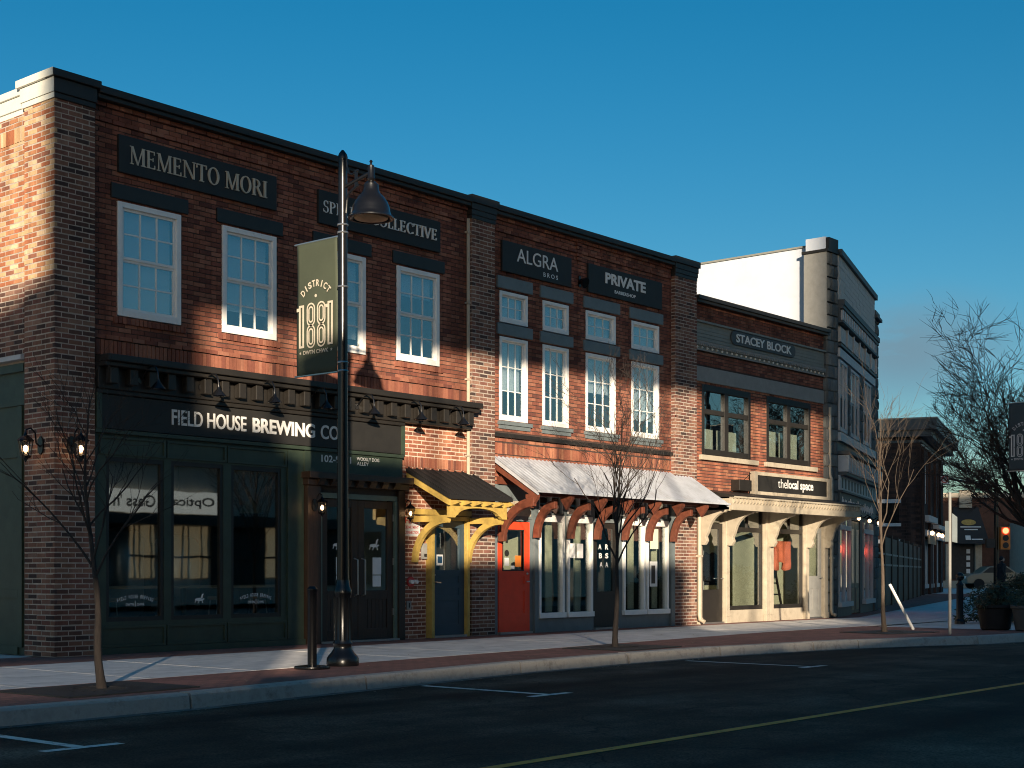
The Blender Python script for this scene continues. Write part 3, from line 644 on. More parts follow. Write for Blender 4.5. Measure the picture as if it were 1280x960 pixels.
# side shopfront panels
T0 = side_T(0.02)
mb = MB(T0).box(0.73, 9, 0.03, 0.2, 0, 3.84).box(0.73, 9, -0.02, 0.2, 3.72, 3.82).box(0.73, 9, 0.0, 0.2, 3.28, 3.38)
for k in range(6): mb.box(0.80 + k * 1.5, 0.90 + k * 1.5, 0.0, 0.2, 0.1, 3.27)
for z0, z1 in ((0.0, 0.12), (0.75, 0.86), (2.6, 2.72)): mb.box(0.91, 9, 0.004, 0.2, z0, z1)
mb.build('side_panelling', 'green_paint', A)
bx('side_flashing', 'd_pale', A, -0.05, 0.3, 0.71, 9, 3.87, 3.93)
# shopfront: cornice with brackets, panelled frame, three shop windows
mb = MB().box(0.62, 7.98, -0.28, YA, 3.84, 3.93).box(0.62, 7.96, -0.22, YA, 3.78, 3.838).box(0.62, 7.94, -0.05, YA, 3.50, 3.778).box(0.62, 6.37, -0.02, YA, 3.44, 3.498)
mb.build('cornice', 'black_paint', A, bevel=0.01)
for k in range(24): bx('cornice_bracket', 'black_paint', A, 0.72 + k * 0.305, 0.85 + k * 0.305, -0.17, -0.052, 3.56, 3.776, bevel=0.012)
G = [(0.81, 1.73, 0.43, 2.62), (1.85, 2.75, 0.43, 2.62), (2.89, 3.82, 0.43, 2.62)]
mb = holes_wall(MB(), 0.61, 4.27, 0, 2.93, G, 0.06, 0.16); mb.build('shopfront_frame', 'green_paint', A)
mb = MB()
for k in range(3):
    c0, c1 = (0.70, 1.77, 2.81)[k], (1.75, 2.79, 3.92)[k]
    for z0, z1 in ((0.12, 0.34), (2.68, 2.86)):
        mb.box(c0, c1, 0.035, 0.062, z1, z1 + 0.03).box(c0, c1, 0.035, 0.062, z0 - 0.03, z0).box(c0, c0 + 0.035, 0.035, 0.062, z0, z1).box(c1 - 0.035, c1, 0.035, 0.062, z0, z1)
mb.box(0.61, 4.27, 0.02, 0.062, 0, 0.085).box(0.61, 6.36, 0.0, 0.062, 2.925, 2.975).box(3.93, 4.0, 0.03, 0.062, 0.1, 2.9)
mb.box(4.27, 6.36, 0.04, 0.16, 2.6, 2.924)
mb.build('shopfront_panel', 'green_paint', A)
for (a, b, z0, z1) in G:
    w = MB().box(a, a + 0.05, 0.07, 0.14, z0, z1).box(b - 0.05, b, 0.07, 0.14, z0, z1).box(a + 0.05, b - 0.05, 0.07, 0.14, z1 - 0.06, z1).box(a + 0.05, b - 0.05, 0.07, 0.14, z0, z0 + 0.06).build('window', 'black_paint', A)
    MB().box(a + 0.05, b - 0.05, 0.10, 0.108, z0 + 0.06, z1 - 0.06).build('pane', 'glass_shop', w)
def arched(body, cx, cz, wid, rise, h, plane, m, parent):
    """letters set one by one along a shallow arch"""
    n = len(body); Rr = (wid * wid / 4 + rise * rise) / (2 * rise); half = math.asin(wid / 2 / Rr)
    mb = MB(); lw = wid / n * 0.72
    for i, ch in enumerate(body):
        if ch == ' ': continue
        a = -half + 2 * half * (i + 0.5) / n
        vs, fs = text_data(ch, 0.02)
        ww = lw * (0.35 if ch == 'I' else 1)
        px, pz = cx + Rr * math.sin(a), cz - Rr + Rr * math.cos(a)
        mb.add([(px + (v[0] - .5) * ww * math.cos(a) + (v[1]) * h * math.sin(a), plane, pz - (v[0] - .5) * ww * math.sin(a) + v[1] * h * math.cos(a)) for v in vs], fs)
    return mb.build('lettering', m, parent)
wins = [o for o in A.children if o.name.startswith('window')][-3:]
for i in (0, 2):
    w = wins[i]; a, b = G[i][0], G[i][1]; cx = (a + b) / 2 + 0.02
    arched('FIELD HOUSE BREWING', cx, 0.735, 0.56, 0.055, 0.05, 0.096, 'letter_white', w)
    lettering('DWTN', cx - 0.15, cx - 0.025, 0.635, 0.672, 0.096, 'letter_white', w, 0.02); lettering('CHWK', cx + 0.025, cx + 0.15, 0.635, 0.672, 0.096, 'letter_white', w, 0.02)
    MB().box(cx - 0.004, cx + 0.004, 0.094, 0.098, 0.62, 0.70).build('divider', 'letter_white', w)
def goat(cx, cz, s, plane, parent):
    P = [[(-.5, .0), (-.35, .12), (0.05, .16), (.2, .05), (.45, .12), (.5, .05), (.25, -.08), (0, -.1), (-.3, -.06)], [(.1, .1), (.22, .42), (.30, .5), (.34, .4), (.28, .1)], [(.2, .4), (.36, .52), (.42, .46), (.3, .36)], [(-.42, 0), (-.5, -.25), (-.45, -.25), (-.34, -.02)], [(-.1, -.05), (-.2, -.3), (-.14, -.3), (0, -.05)], [(.18, -.05), (.3, -.28), (.36, -.27), (.28, -.02)]]
    return polys_obj([[(cx + u * s, cz + w * s) for u, w in p] for p in P], lambda u, w, d: (u, plane - d, w), 'letter_white', parent, 'fox_emblem', 0.002)
goat(2.36, 0.70, 0.17, 0.096, wins[1])
# double timber doors in their surround
mb = MB().box(4.28, 4.55, -0.02, 0.2, 0, 2.40).box(6.22, 6.365, -0.02, 0.2, 0, 2.40).box(4.25, 6.42, -0.06, 0.2, 2.40, 2.50).box(4.22, 6.45, -0.14, 0.2, 2.50, 2.60)
sur = mb.build('door_surround', 'brown_wood', A, bevel=0.008)
for k in range(7): MB().px([(-0.06, 2.5), (-0.13, 2.5), (-0.12, 2.46), (-0.08, 2.41), (-0.062, 2.41)], 4.42 + k * 0.27, 4.55 + k * 0.27).build('corbel', 'brown_wood', sur)
MB().box(4.55, 6.22, 0.02, 0.08, 2.22, 2.30).box(6.16, 6.222, 0.015, 0.08, 0.03, 2.219).box(4.552, 4.60, 0.015, 0.08, 0.03, 2.219).build('door_frame', 'pale_green', sur)
bx('transom', 'interior_dark', sur, 4.55, 6.22, 0.06, 0.1, 2.30, 2.40)
bx('threshold', 'steel', sur, 4.55, 6.22, -0.04, 0.1, 0.0, 0.03)
for x0, x1, hx in ((4.605, 5.375, 5.30), (5.385, 6.155, 5.46)):
    mb = MB().box(x0, x0 + 0.13, 0.05, 0.1, 0.035, 2.21).box(x1 - 0.13, x1, 0.05, 0.1, 0.035, 2.21).box(x0 + 0.13, x1 - 0.13, 0.05, 0.1, 2.09, 2.21).box(x0 + 0.13, x1 - 0.13, 0.05, 0.1, 0.66, 0.80).box(x0 + 0.13, x1 - 0.13, 0.05, 0.1, 0.035, 0.20)
    d = mb.build('door', 'brown_wood', A, bevel=0.005)
    for k in range(6):
        a = x0 + 0.13 + k * (x1 - x0 - 0.26) / 6; bx('plank', 'brown_wood', d, a + 0.004, a + (x1 - x0 - 0.26) / 6 - 0.004, 0.066, 0.09, 0.20, 0.66)
    bx('pane', 'glass_shop', d, x0 + 0.13, x1 - 0.13, 0.07, 0.078, 0.80, 2.09)
    mb = MB().tube([(hx, 0.05, 0.72), (hx, -0.03, 0.74), (hx, -0.03, 1.28), (hx, 0.05, 1.30)], 0.013, 8); mb.build('handle', 'steel', d, True)
    cx = (x0 + x1) / 2
    goat(cx - 0.02, 1.50, 0.22, 0.066, d)
    bx('notice', 'paper', d, cx - 0.06, cx + 0.13, 0.060, 0.064, 1.05, 1.32); bx('notice', 'paper', d, cx - 0.06, cx + 0.12, 0.060, 0.064, 0.86, 1.035)
    if x0 < 5: bx('notice_picture', 'interior_dark', d, cx - 0.02, cx + 0.09, 0.0575, 0.0595, 1.12, 1.28)
    for z in (0.4, 1.2, 1.9): bx('hinge', 'steel', d, (x1 - 0.012 if x0 > 5 else x0 - 0.008), (x1 + 0.008 if x0 > 5 else x0 + 0.012), 0.035, 0.05, z, z + 0.11)
d = [o for o in A.children if o.name.startswith('door') and o.name != 'door_surround'][-1]
lettering('102-9251', 4.60, 5.22, 2.765, 2.875, 0.035, 'letter_white', A, 0.02); 
lettering('WOOLLY DOG', 5.34, 5.83, 2.83, 2.885, 0.035, 'letter_white', A, 0.02); lettering('ALLEY', 5.34, 5.60, 2.755, 2.81, 0.035, 'letter_white', A, 0.02)
# brewery interior: pale curtain wall, counter
def stool(x, y):
    t = thing('bar_stool', {1.3: 'bar stool behind the leftmost brewery window', 2.3: 'bar stool behind the middle brewery window', 3.2: 'bar stool behind the right brewery window', 4.0: 'bar stool nearest the timber doors inside the brewery'}[x], 'stool', (x, y, 0.0), 'bar stools inside the brewery')
    MB().lathe([(0.15, 0.68), (0.16, 0.70), (0.15, 0.73)], (0, 0, 0), 12).build('seat', 'card_brown', t, True, local=True)
    for k in range(4): a = math.pi / 4 + k * math.pi / 2; MB().tube([(0.11 * math.cos(a), 0.11 * math.sin(a), 0.68), (0.19 * math.cos(a), 0.19 * math.sin(a), 0)], 0.012, 5).build('leg', 'steel', t, local=True)
for x, y in ((1.3, 0.75), (2.3, 0.8), (3.2, 0.75), (4.0, 0.8)): stool(x, y)
t = thing('window_bar', 'long timber ledge behind the brewery windows', 'counter', (2.3, 0.4, 0)); bx('top', 'card_brown', t, 0.7, 4.1, 0.28, 0.58, 0.86, 0.90); 
for x in (0.8, 2.3, 3.9): bx('leg', 'black_metal', t, x, x + 0.05, 0.4, 0.45, 0, 0.86)
for i, (x, y) in enumerate(((1.6, 1.2), (2.9, 1.3), (4.2, 1.2))):
    t = thing('pendant_lamp', ('left', 'middle', 'right')[i] + ' pale pendant lamp inside the brewery windows', 'lamp', (x, y, 2.0), 'pendant lamps inside the brewery')
    MB().lathe([(0.02, 0.26), (0.04, 0.22), (0.16, 0.06), (0.19, 0.0), (0.17, 0.0), (0.03, 0.2)], (0, 0, 0), 16).build('shade', 'pale_green', t, True, local=True); MB().tube([(0, 0, 0.25), (0, 0, 1.44)], 0.008, 5).build('cord', 'black_metal', t, local=True)
for i, (x, y, h_) in enumerate(((1.9, 2.6, 1.6), (2.9, 2.8, 1.6), (3.9, 2.7, 1.5))):
    t = thing('steel_tank', ('left', 'middle', 'right')[i] + ' steel brewing tank at the back of the brewery', 'tank', (x, y, 0.0), 'steel brewing tanks')
    MB().lathe([(0.05, 0.25), (0.36, 0.45), (0.38, 0.5), (0.38, h_), (0.30, h_ + 0.12), (0.08, h_ + 0.18)], (0, 0, 0), 20).build('vessel', 'steel', t, True, local=True)
    for k in range(3): MB().tube([(0.3 * math.cos(k * 2.1), 0.3 * math.sin(k * 2.1), 0), (0.3 * math.cos(k * 2.1), 0.3 * math.sin(k * 2.1), 0.5)], 0.025, 6).build('leg', 'steel', t, local=True)
# blue door
fr = MB().box(6.98, 7.05, -0.03, 0.14, 0, 2.02).box(7.86, 7.92, -0.03, 0.14, 0, 2.02).box(7.05, 7.86, -0.03, 0.14, 1.95, 2.02).build('door_casing', 'yellow_paint', A, bevel=0.006)
mb = holes_wall(MB(), 7.055, 7.855, 0.04, 1.945, [(7.17, 7.74, 1.12, 1.83), (7.19, 7.72, 0.90, 1.02), (7.19, 7.72, 0.70, 0.82), (7.19, 7.72, 0.22, 0.62)], 0.05, 0.1)
d = mb.build('door', 'blue_door', A); d['label'] = 'dark blue panelled door with glazed upper half'
MB().box(7.19, 7.72, 0.062, 0.09, 0.90, 1.02).box(7.19, 7.72, 0.062, 0.09, 0.70, 0.82).box(7.19, 7.72, 0.062, 0.09, 0.22, 0.62).build('panel', 'blue_door', d)
bx('pane', 'glass_shop', d, 7.17, 7.74, 0.07, 0.078, 1.12, 1.83)
bx('notice', 'paper', d, 7.19, 7.34, 0.062, 0.066, 1.20, 1.38); bx('notice_picture', 'window_blue', d, 7.21, 7.32, 0.058, 0.061, 1.24, 1.35)
MB().tube([(7.11, 0.05, 0.92), (7.11, -0.01, 0.92), (7.21, -0.015, 0.91)], 0.011, 7).ball((7.11, 0.04, 1.04), 0.02, 8).build('handle', 'steel', d, True)
bx('sill', 'steel', d, 7.05, 7.86, -0.02, 0.1, 0.0, 0.036)
bx('room_back', 'interior_pale', A, 6.5, 8.0, 1.6, 1.7, 0, 3.4)
# small fittings on the brick by the blue door
t = thing('fire_connection', 'red fire connection with two pale caps beside the blue door', 'fire connection', (6.60, YA, 0.93))
MB().py([(0.085 * math.cos(a), 0.085 * math.sin(a)) for a in [2 * math.pi * i / 16 for i in range(16)]], -0.03, 0.01).build('plate', 'sign_red', t, local=True, bevel=0.005)
for dx in (-0.035, 0.055):
    MB().tube([(dx, -0.03, 0), (dx * 1.3, -0.10, 0)], [0.035, 0.033], 12).build('cap', 'letter_white', t, True, local=True)
t = thing('fire_sign', 'white sign reading fire department connection on red lettered board by blue door', 'sign', (6.62, YA, 1.68))
bx('board', 'paper', t, -0.20, 0.20, -0.012, 0.0, 0.0, 0.33, local=True)
for s_, a, b, z0, z1 in (('FIRE', -0.15, 0.15, 0.20, 0.30), ('DEPARTMENT', -0.16, 0.16, 0.115, 0.165), ('CONNECTION', -0.16, 0.16, 0.03, 0.08)):
    vs, fs = text_data(s_, 0.02); MB().add([(a + v[0] * (b - a), -0.015, z0 + v[1] * (z1 - z0)) for v in vs], fs).build('lettering', 'sign_red', t, local=True)
t = thing('intercom', 'pale grey intercom box on the brick left of the blue door', 'intercom', (6.90, YA, 1.30))
bx('case', 'lintel_stone', t, -0.055, 0.055, -0.05, 0, 0, 0.26, local=True, bevel=0.006); bx('screen', 'sign_black', t, -0.02, 0.04, -0.054, -0.049, 0.04, 0.09, local=True)
t = thing('outlet_box', 'small beige outlet cover low on the brick beside timber doors', 'outlet', (6.55, YA, 0.48))
bx('cover', 'lintel_stone', t, -0.05, 0.05, -0.03, 0, 0, 0.14, local=True, bevel=0.004); bx('slot', 'sign_black', t, -0.012, 0.012, -0.034, -0.029, 0.03, 0.11, local=True)
# downpipe by the second pier
t = thing('downpipe', 'thin cream downpipe between the two brick buildings', 'pipe', (7.975, 0.06, 2.65))
MB().tube([(0, 0, 0), (0, 0, 4.45)], 0.03, 8).build('pipe', 'cream_paint', t, True, local=True)
for z in (0.4, 1.7, 3.0, 4.2): bx('clip', 'cream_paint', t, -0.05, 0.05, -0.035, 0.04, z, z + 0.03, local=True)

# signs
def board_sign(name, label, x0, x1, z0, z1, yp, m='sign_black', th=0.05):
    t = thing(name, label, 'sign', ((x0 + x1) / 2, yp, z0)); bx('board', m, t, x0, x1, yp - th, yp - 0.001, z0, z1, bevel=0.004); return t
t = board_sign('wall_sign', 'black board with pale serif capitals above the two leftmost sash windows', 1.0, 3.73, 6.42, 6.92, YA)
serif_text('MEMENTO MORI', 1.17, 3.54, 6.56, 6.80, YA - 0.05, 'letter_gold', t)
t = board_sign('wall_sign', 'black board with white serif capitals partly hidden by the street lamp', 4.56, 7.27, 6.40, 6.91, YA)
serif_text('SPRUCE COLLECTIVE', 4.64, 7.18, 6.58, 6.76, YA - 0.05, 'letter_white', t)
t = board_sign('shop_sign', 'long black fascia with white capitals above the green shopfront', 0.70, 6.30, 2.985, 3.43, 0.06)
lettering('FIELD HOUSE', 1.82, 3.12, 3.11, 3.325, 0.006, 'letter_white', t, 0.012, 0.008)
lettering('BREWING', 3.24, 4.44, 3.11, 3.325, 0.006, 'letter_white', t, 0.026, 0.008)
lettering('CO.', 4.56, 4.98, 3.11, 3.325, 0.006, 'letter_white', t, 0.012, 0.008)
MB().box(0.62, 0.70, -0.01, 0.06, 2.98, 3.44).box(6.30, 6.37, -0.01, 0.06, 2.98, 3.44).build('trim', 'green_paint', t)

# gooseneck lamps over the fascia
gl0 = None
names = ['leftmost black gooseneck lamp over the green shopfront fascia', 'second gooseneck lamp from the left over the fascia', 'third gooseneck lamp from the left over the fascia', 'gooseneck lamp just left of the street lamp post', 'gooseneck lamp just right of the street lamp post', 'second gooseneck lamp from the right, above the brick', 'rightmost gooseneck lamp at the end of the black cornice']
for i, x in enumerate((1.27, 2.27, 3.27, 4.27, 5.25, 6.30, 7.30)):
    if gl0 is None:
        t = gl0 = thing('gooseneck_lamp', names[0], 'lamp', (x, -0.05, 3.66), 'gooseneck lamps along the black cornice')
        MB().py([(0.05 * math.cos(a), 0.05 * math.sin(a)) for a in [2 * math.pi * k / 12 for k in range(12)]], -0.015, 0).build('rose', 'black_metal', t, local=True)
        MB().tube([(0, 0, 0), (0, -0.06, 0.05), (0, -0.14, 0.13), (0, -0.24, 0.17), (0, -0.33, 0.15), (0, -0.38, 0.07), (0, -0.39, -0.02)], 0.012, 7).build('neck', 'black_metal', t, True, local=True)
        c = (0, -0.39, -0.02)
        MB().lathe([(0.018, 0.0), (0.022, -0.03), (0.05, -0.06), (0.10, -0.12), (0.105, -0.13), (0.095, -0.128), (0.045, -0.065)], c, 14).build('shade', 'black_metal', t, True, local=True)
    else:
        t = copy_tree(gl0); t.location.x = x; t['label'] = names[i]
sconce((0.24, 0.0, 2.72), 0, 'lit black lantern on the street face of the corner pier', 1.25)
sconce((0.0, 0.30, 2.72), R(-90), 'lit black lantern on the side face of the corner pier', 1.25)
sconce((4.40, -0.02, 2.10), 0, 'lit lantern left of the timber double doors', 1.0)
sconce((6.42, YA, 2.08), 0, 'lit lantern on the brick right of the timber doors', 1.0)

# yellow timber door canopy
t = thing('door_canopy', 'yellow timber door canopy with curved brackets and dark roof', 'canopy', (7.35, YA, 1.3))
MB().px([(0.10, 2.72), (0.10, 2.78), (-0.86, 2.31), (-0.86, 2.25)], 6.50, 8.06).build('roof', 'roof_black', t)
for k in range(9): MB().px([(0.09, 2.785), (0.09, 2.80), (-0.85, 2.33), (-0.85, 2.315)], 6.54 + k * 0.185, 6.565 + k * 0.185).build('roof_seam', 'roof_black', t)
for x in (6.50, 7.99): MB().px([(0.09, 2.70), (-0.84, 2.245), (-0.84, 2.15), (0.09, 2.60)], x, x + 0.05).build('barge_board', 'yellow_paint', t)
ar = arcpts(7.27, 1.55, 0.72, 150, 30, 12, 0.60)
MB().py([(6.58, 2.24), (6.58, 1.96), (6.70, 1.96), (6.74, 2.0)] + arcpts(7.27, 2.0, 0.50, 175, 5, 12, 0.125) + [(7.82, 2.0), (7.86, 1.96), (7.98, 1.96), (7.98, 2.24)], -0.80, -0.73).build('arched_beam', 'yellow_paint', t)
for k in range(6): MB().px([(-0.74, 2.24), (-0.92, 2.23), (-0.98, 2.19), (-0.90, 2.17), (-0.74, 2.14)], 6.60 + k * 0.262, 6.66 + k * 0.262).build('rafter_tail', 'yellow_paint', t)
for x in (6.60, 7.90):
    o_ = arcpts(-0.726, 1.25, 0.80, 90, 0, 10, 0.74); i_ = arcpts(-0.726, 1.25, 0.70, 0, 90, 10, 0.63)
    MB().px([(y, z) for y, z in o_] + [(y, z) for y, z in i_], x, x + 0.065).build('bracket', 'yellow_paint', t)
    MB().box(x - 0.003, x + 0.078, -0.728, 0.095, 1.90, 2.0).build('side_beam', 'yellow_paint', t)
bx('lintel_beam', 'yellow_paint', t, 6.60, 7.97, -0.02, 0.09, 2.03, 2.12)
# ================================================================== second brick building (two shop boards, eight grey-lintelled windows)
B = thing('brick_building', 'brick building with corrugated metal awning, grey lintels and a red door', 'building', (11.5, 0, 0))
HBx = [(8.83, 9.62), (10.03, 10.81), (11.32, 12.29), (12.80, 13.77)]
HB = [(a, b, 5.46, 6.03) for a, b in HBx] + [(a, b, 3.74, 5.23) for a, b in HBx]
wallB = holes_wall(MB(), 8.3, 15.0, 2.6, 7.36, HB, YA + 0.008, YA + 0.3).build('wall', 'mortar_dark', B)
p2 = MB().box(8.004, 8.596, 0.004, 0.4, 0, 7.1).build('pier', 'mortar_pale', B)
p3 = MB().box(14.204, 14.996, 0.004, 0.4, 0, 7.1).build('pier', 'mortar_pale', B)
b2 = Bricks(wallB)
b2.field(8.6, 14.2, 3.53, 7.29, YA, HB, 'brick_red')
b2.field(8.6, 14.2, 3.15, 3.36, YA, (), 'brick_orange', vertical=True, proud=0.004)
b2.field(8.6, 14.2, 2.62, 3.15, YA, (), 'brick_orange')
b2.field(8.6, 14.2, 3.36, 3.44, YA, (), 'brick_orange', zref=3.37)
b2.field(8.6, 14.2, 7.22, 7.29, YA, (), 'brick_red', proud=0.035)
b2.field(8.6, 14.2, 7.02, 7.09, YA, (), 'brick_red', proud=0.025)
b2.field(11.02, 11.18, 6.9, 7.25, YA, (), 'brick_red', proud=0.04)
b2.finish(0)
b2 = Bricks(p2); b2.field(8.0, 8.6, 0, 7.1, 0.0, (), 'brick_blend', uref=8.0); b2.field(0.0, 0.1, 0, 7.1, 8.0, (), 'brick_blend', side=True); b2.finish(180)
b2 = Bricks(p3); b2.field(14.2, 15.0, 0, 7.1, 0.0, (), 'brick_blend', uref=14.2); b2.field(0.0, 0.1, 0, 7.1, 14.2, (), 'brick_blend', side=True); b2.finish(120)
MB().box(8.64, 14.16, -0.02, 0.45, 7.30, 7.36).box(8.64, 14.16, -0.06, 0.45, 7.362, 7.46).build('coping', 'black_paint', B, bevel=0.008)
for x0, x1 in ((8.0, 8.6), (14.2, 15.0)):
    mb = MB()
    for d, z0, z1 in ((0.01, 7.10, 7.17), (0.02, 7.172, 7.26), (0.03, 7.262, 7.37), (0.06, 7.372, 7.50)): mb.box(x0 - d, x1 + d, -d, 0.42, z0, z1)
    mb.build('pier_cap', 'black_paint', B, bevel=0.006)
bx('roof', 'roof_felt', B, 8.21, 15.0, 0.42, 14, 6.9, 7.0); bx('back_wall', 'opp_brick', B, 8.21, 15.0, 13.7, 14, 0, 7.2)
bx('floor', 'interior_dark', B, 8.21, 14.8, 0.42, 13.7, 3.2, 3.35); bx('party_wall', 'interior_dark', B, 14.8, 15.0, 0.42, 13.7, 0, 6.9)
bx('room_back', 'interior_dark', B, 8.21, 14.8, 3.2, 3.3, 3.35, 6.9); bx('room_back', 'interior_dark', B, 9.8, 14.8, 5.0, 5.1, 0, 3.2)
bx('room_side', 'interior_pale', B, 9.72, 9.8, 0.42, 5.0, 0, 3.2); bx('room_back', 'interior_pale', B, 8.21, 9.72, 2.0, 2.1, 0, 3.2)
for i, (a, b) in enumerate(HBx):
    sash_window(B, a + 0.01, b - 0.01, 5.47, 6.02, YA - 0.01, rows=2, cols=3, sashes=1, blind=5.5, fw=0.06, mw=0.015)
    sash_window(B, a + 0.01, b - 0.01, 3.75, 5.22, YA - 0.01, rows=3, cols=3, sashes=1, blind=(4.3, 4.75, 4.5, 4.1)[i], fw=0.06, mw=0.015)
    bx('lintel', 'grey_paint', B, a - 0.08, b + 0.1, YA - 0.035, YA + 0.05, 6.06, 6.27, bevel=0.006)
    bx('lintel', 'grey_paint', B, a - 0.08, b + 0.1, YA - 0.035, YA + 0.05, 5.25, 5.445, bevel=0.006)
    MB().box(a - 0.05, b + 0.07, YA - 0.06, YA + 0.05, 3.67, 3.735).box(a - 0.02, b + 0.04, YA - 0.03, YA + 0.05, 3.60, 3.668).build('sill', 'grey_paint', B, bevel=0.006)
bx('drip_band', 'black_paint', B, 8.62, 14.4, YA - 0.05, YA + 0.02, 3.45, 3.52)
t = board_sign('wall_sign', 'black board with thin white capitals above the two left grey-lintelled windows', 8.86, 10.83, 6.36, 6.90, YA)
lettering('ALGRA', 9.25, 10.42, 6.58, 6.82, YA - 0.051, 'letter_white', t, 0.0, 0.006); lettering('B R O S', 10.0, 10.42, 6.43, 6.51, YA - 0.051, 'letter_white', t, 0.015)
t = board_sign('wall_sign', 'black board with bold white capitals above the two right grey-lintelled windows', 11.35, 13.80, 6.36, 6.90, YA)
lettering('PRIVATE', 11.88, 13.22, 6.60, 6.81, YA - 0.051, 'letter_white', t, 0.035, 0.006); lettering('BARBERSHOP', 12.18, 12.88, 6.45, 6.515, YA - 0.051, 'letter_white', t, 0.03)
t = thing('wall_speaker', 'small dark horn fixed to brick between two black sign boards', 'speaker', (11.12, YA, 6.42))
MB().tube([(0, 0, 0.1), (0, -0.05, 0.1), (0, -0.16, 0.05)], [0.03, 0.05, 0.1], 10).build('horn', 'black_metal', t, True, local=True); bx('bracket', 'black_metal', t, -0.03, 0.03, -0.02, 0, 0, 0.2, local=True)
# shopfront B: posts, bulkhead, windows, doors
GB = [(9.85, 10.59), (10.69, 11.45), (12.45, 13.18), (13.24, 14.0)]
ops = [(a, b, 0.27, 2.08) for a, b in GB] + [(a + 0.02, b - 0.02, 2.16, 2.52) for a, b in GB] + [(8.74, 9.62, -0.1, 1.99), (11.52, 12.26, -0.1, 2.03), (11.56, 12.22, 2.10, 2.52)]
sfB = holes_wall(MB(), 8.6, 14.2, 0, 2.62, ops, 0.06, 0.14).build('shopfront_frame', 'grey_paint', B)
bx('transom_board', 'grey_paint', B, 8.74, 9.66, 0.04, 0.058, 2.03, 2.58); bx('shopfront_post', 'grey_paint', B, 9.70, 9.80, 0.0, 0.058, 0, 2.6); bx('shopfront_post', 'grey_paint', B, 14.06, 14.19, 0.0, 0.058, 0, 2.6)
bx('transom_panel', 'cream_paint', B, 8.78, 9.62, 0.028, 0.039, 2.08, 2.34)
for a, b in GB:
    w = MB().box(a, a + 0.06, 0.02, 0.12, 0.27, 2.12).box(b - 0.06, b, 0.02, 0.12, 0.27, 2.12).box(a + 0.06, b - 0.06, 0.022, 0.12, 2.0, 2.12).box(a - 0.015, b + 0.015, -0.01, 0.12, 0.255, 0.35).build('window', 'white_frame', B, bevel=0.005)
    bx('pane', 'glass_shop', w, a + 0.06, b - 0.06, 0.08, 0.088, 0.35, 2.0)
    MB().box(a + 0.02, a + 0.05, 0.05, 0.12, 2.16, 2.52).box(b - 0.05, b - 0.02, 0.05, 0.12, 2.16, 2.52).box((a + b) / 2 - 0.02, (a + b) / 2 + 0.02, 0.05, 0.12, 2.16, 2.52).build('transom_bar', 'white_frame', w)
    bx('transom_pane', 'glass_shop', w, a + 0.05, b - 0.05, 0.09, 0.098, 2.16, 2.52)
    bx('curtain', 'interior_pale', w, b - 0.28, b - 0.1, 0.24, 0.27, 0.36, 2.0)
ws = [o for o in B.children if o.name.startswith('window')][-4:]
bx('notice', 'paper', ws[1], 10.78, 10.97, 0.072, 0.076, 1.35, 1.62); bx('notice', 'paper', ws[1], 11.02, 11.21, 0.072, 0.076, 1.35, 1.62)
bx('poster', 'paper', ws[3], 13.40, 13.66, 0.072, 0.076, 0.80, 1.30); bx('poster_picture', 'interior_dark', ws[3], 13.45, 13.58, 0.068, 0.071, 0.86, 1.22); bx('poster', 'interior_pale', ws[3], 13.42, 13.70, 0.074, 0.077, 1.55, 1.95)
dB = holes_wall(MB(), 11.53, 12.25, 0.04, 2.02, [(11.64, 12.14, 0.72, 1.92)], 0.07, 0.11).build('door', 'black_paint', B)
bx('pane', 'glass_shop', dB, 11.64, 12.14, 0.088, 0.094, 0.72, 1.92); bx('threshold', 'steel', dB, 11.52, 12.26, 0.0, 0.11, 0, 0.036)
for i, s_ in enumerate(('A', 'B', 'A')): lettering(s_, 11.70 + 0.02 * i, 11.80 + 0.02 * i, 1.52 - i * 0.17, 1.62 - i * 0.17, 0.082, 'letter_white', dB, 0.03)
for i, s_ in enumerate(('R', 'S', 'A')): lettering(s_, 11.92, 12.02, 1.52 - i * 0.17, 1.62 - i * 0.17, 0.082, 'letter_white', dB, 0.03)
dR = holes_wall(MB(), 8.755, 9.605, 0.04, 1.975, [(8.87, 9.42, 1.13, 1.82), (8.87, 9.46, 0.88, 1.02), (8.87, 9.46, 0.36, 0.76)], 0.05, 0.1).build('door', 'red_door', B)
dR['label'] = 'red panelled door with glazed top and stickers'
MB().box(8.87, 9.46, 0.064, 0.09, 0.88, 1.02).box(8.87, 9.46, 0.064, 0.09, 0.36, 0.76).build('panel', 'red_door', dR)
bx('pane', 'glass_shop', dR, 8.87, 9.42, 0.07, 0.076, 1.13, 1.82); MB().box(8.85, 8.87, 0.042, 0.09, 1.11, 1.84).box(9.42, 9.44, 0.042, 0.09, 1.11, 1.84).box(8.87, 9.42, 0.042, 0.09, 1.82, 1.84).box(8.87, 9.42, 0.042, 0.09, 1.11, 1.13).build('glazing_bead', 'black_paint', dR)
for x0, x1, z0, z1, m_ in ((8.93, 9.05, 1.20, 1.34, 'paper'), (9.22, 9.38, 1.18, 1.38, 'signal_orange'), (9.10, 9.2, 1.14, 1.2, 'paper'), (8.96, 9.02, 1.6, 1.75, 'sign_black')): bx('sticker', m_, dR, x0, x1, 0.062, 0.066, z0, z1)
MB().py([(8.99 + 0.06 * math.cos(a), 1.42 + 0.06 * math.sin(a)) for a in [2 * math.pi * k / 14 for k in range(14)]], 0.062, 0.066).build('sticker', 'sign_black', dR)
MB().tube([(9.53, 0.05, 0.92), (9.53, -0.01, 0.92), (9.45, -0.015, 0.92)], 0.012, 7).ball((9.53, 0.045, 1.06), 0.024, 8).build('handle', 'steel', dR, True)
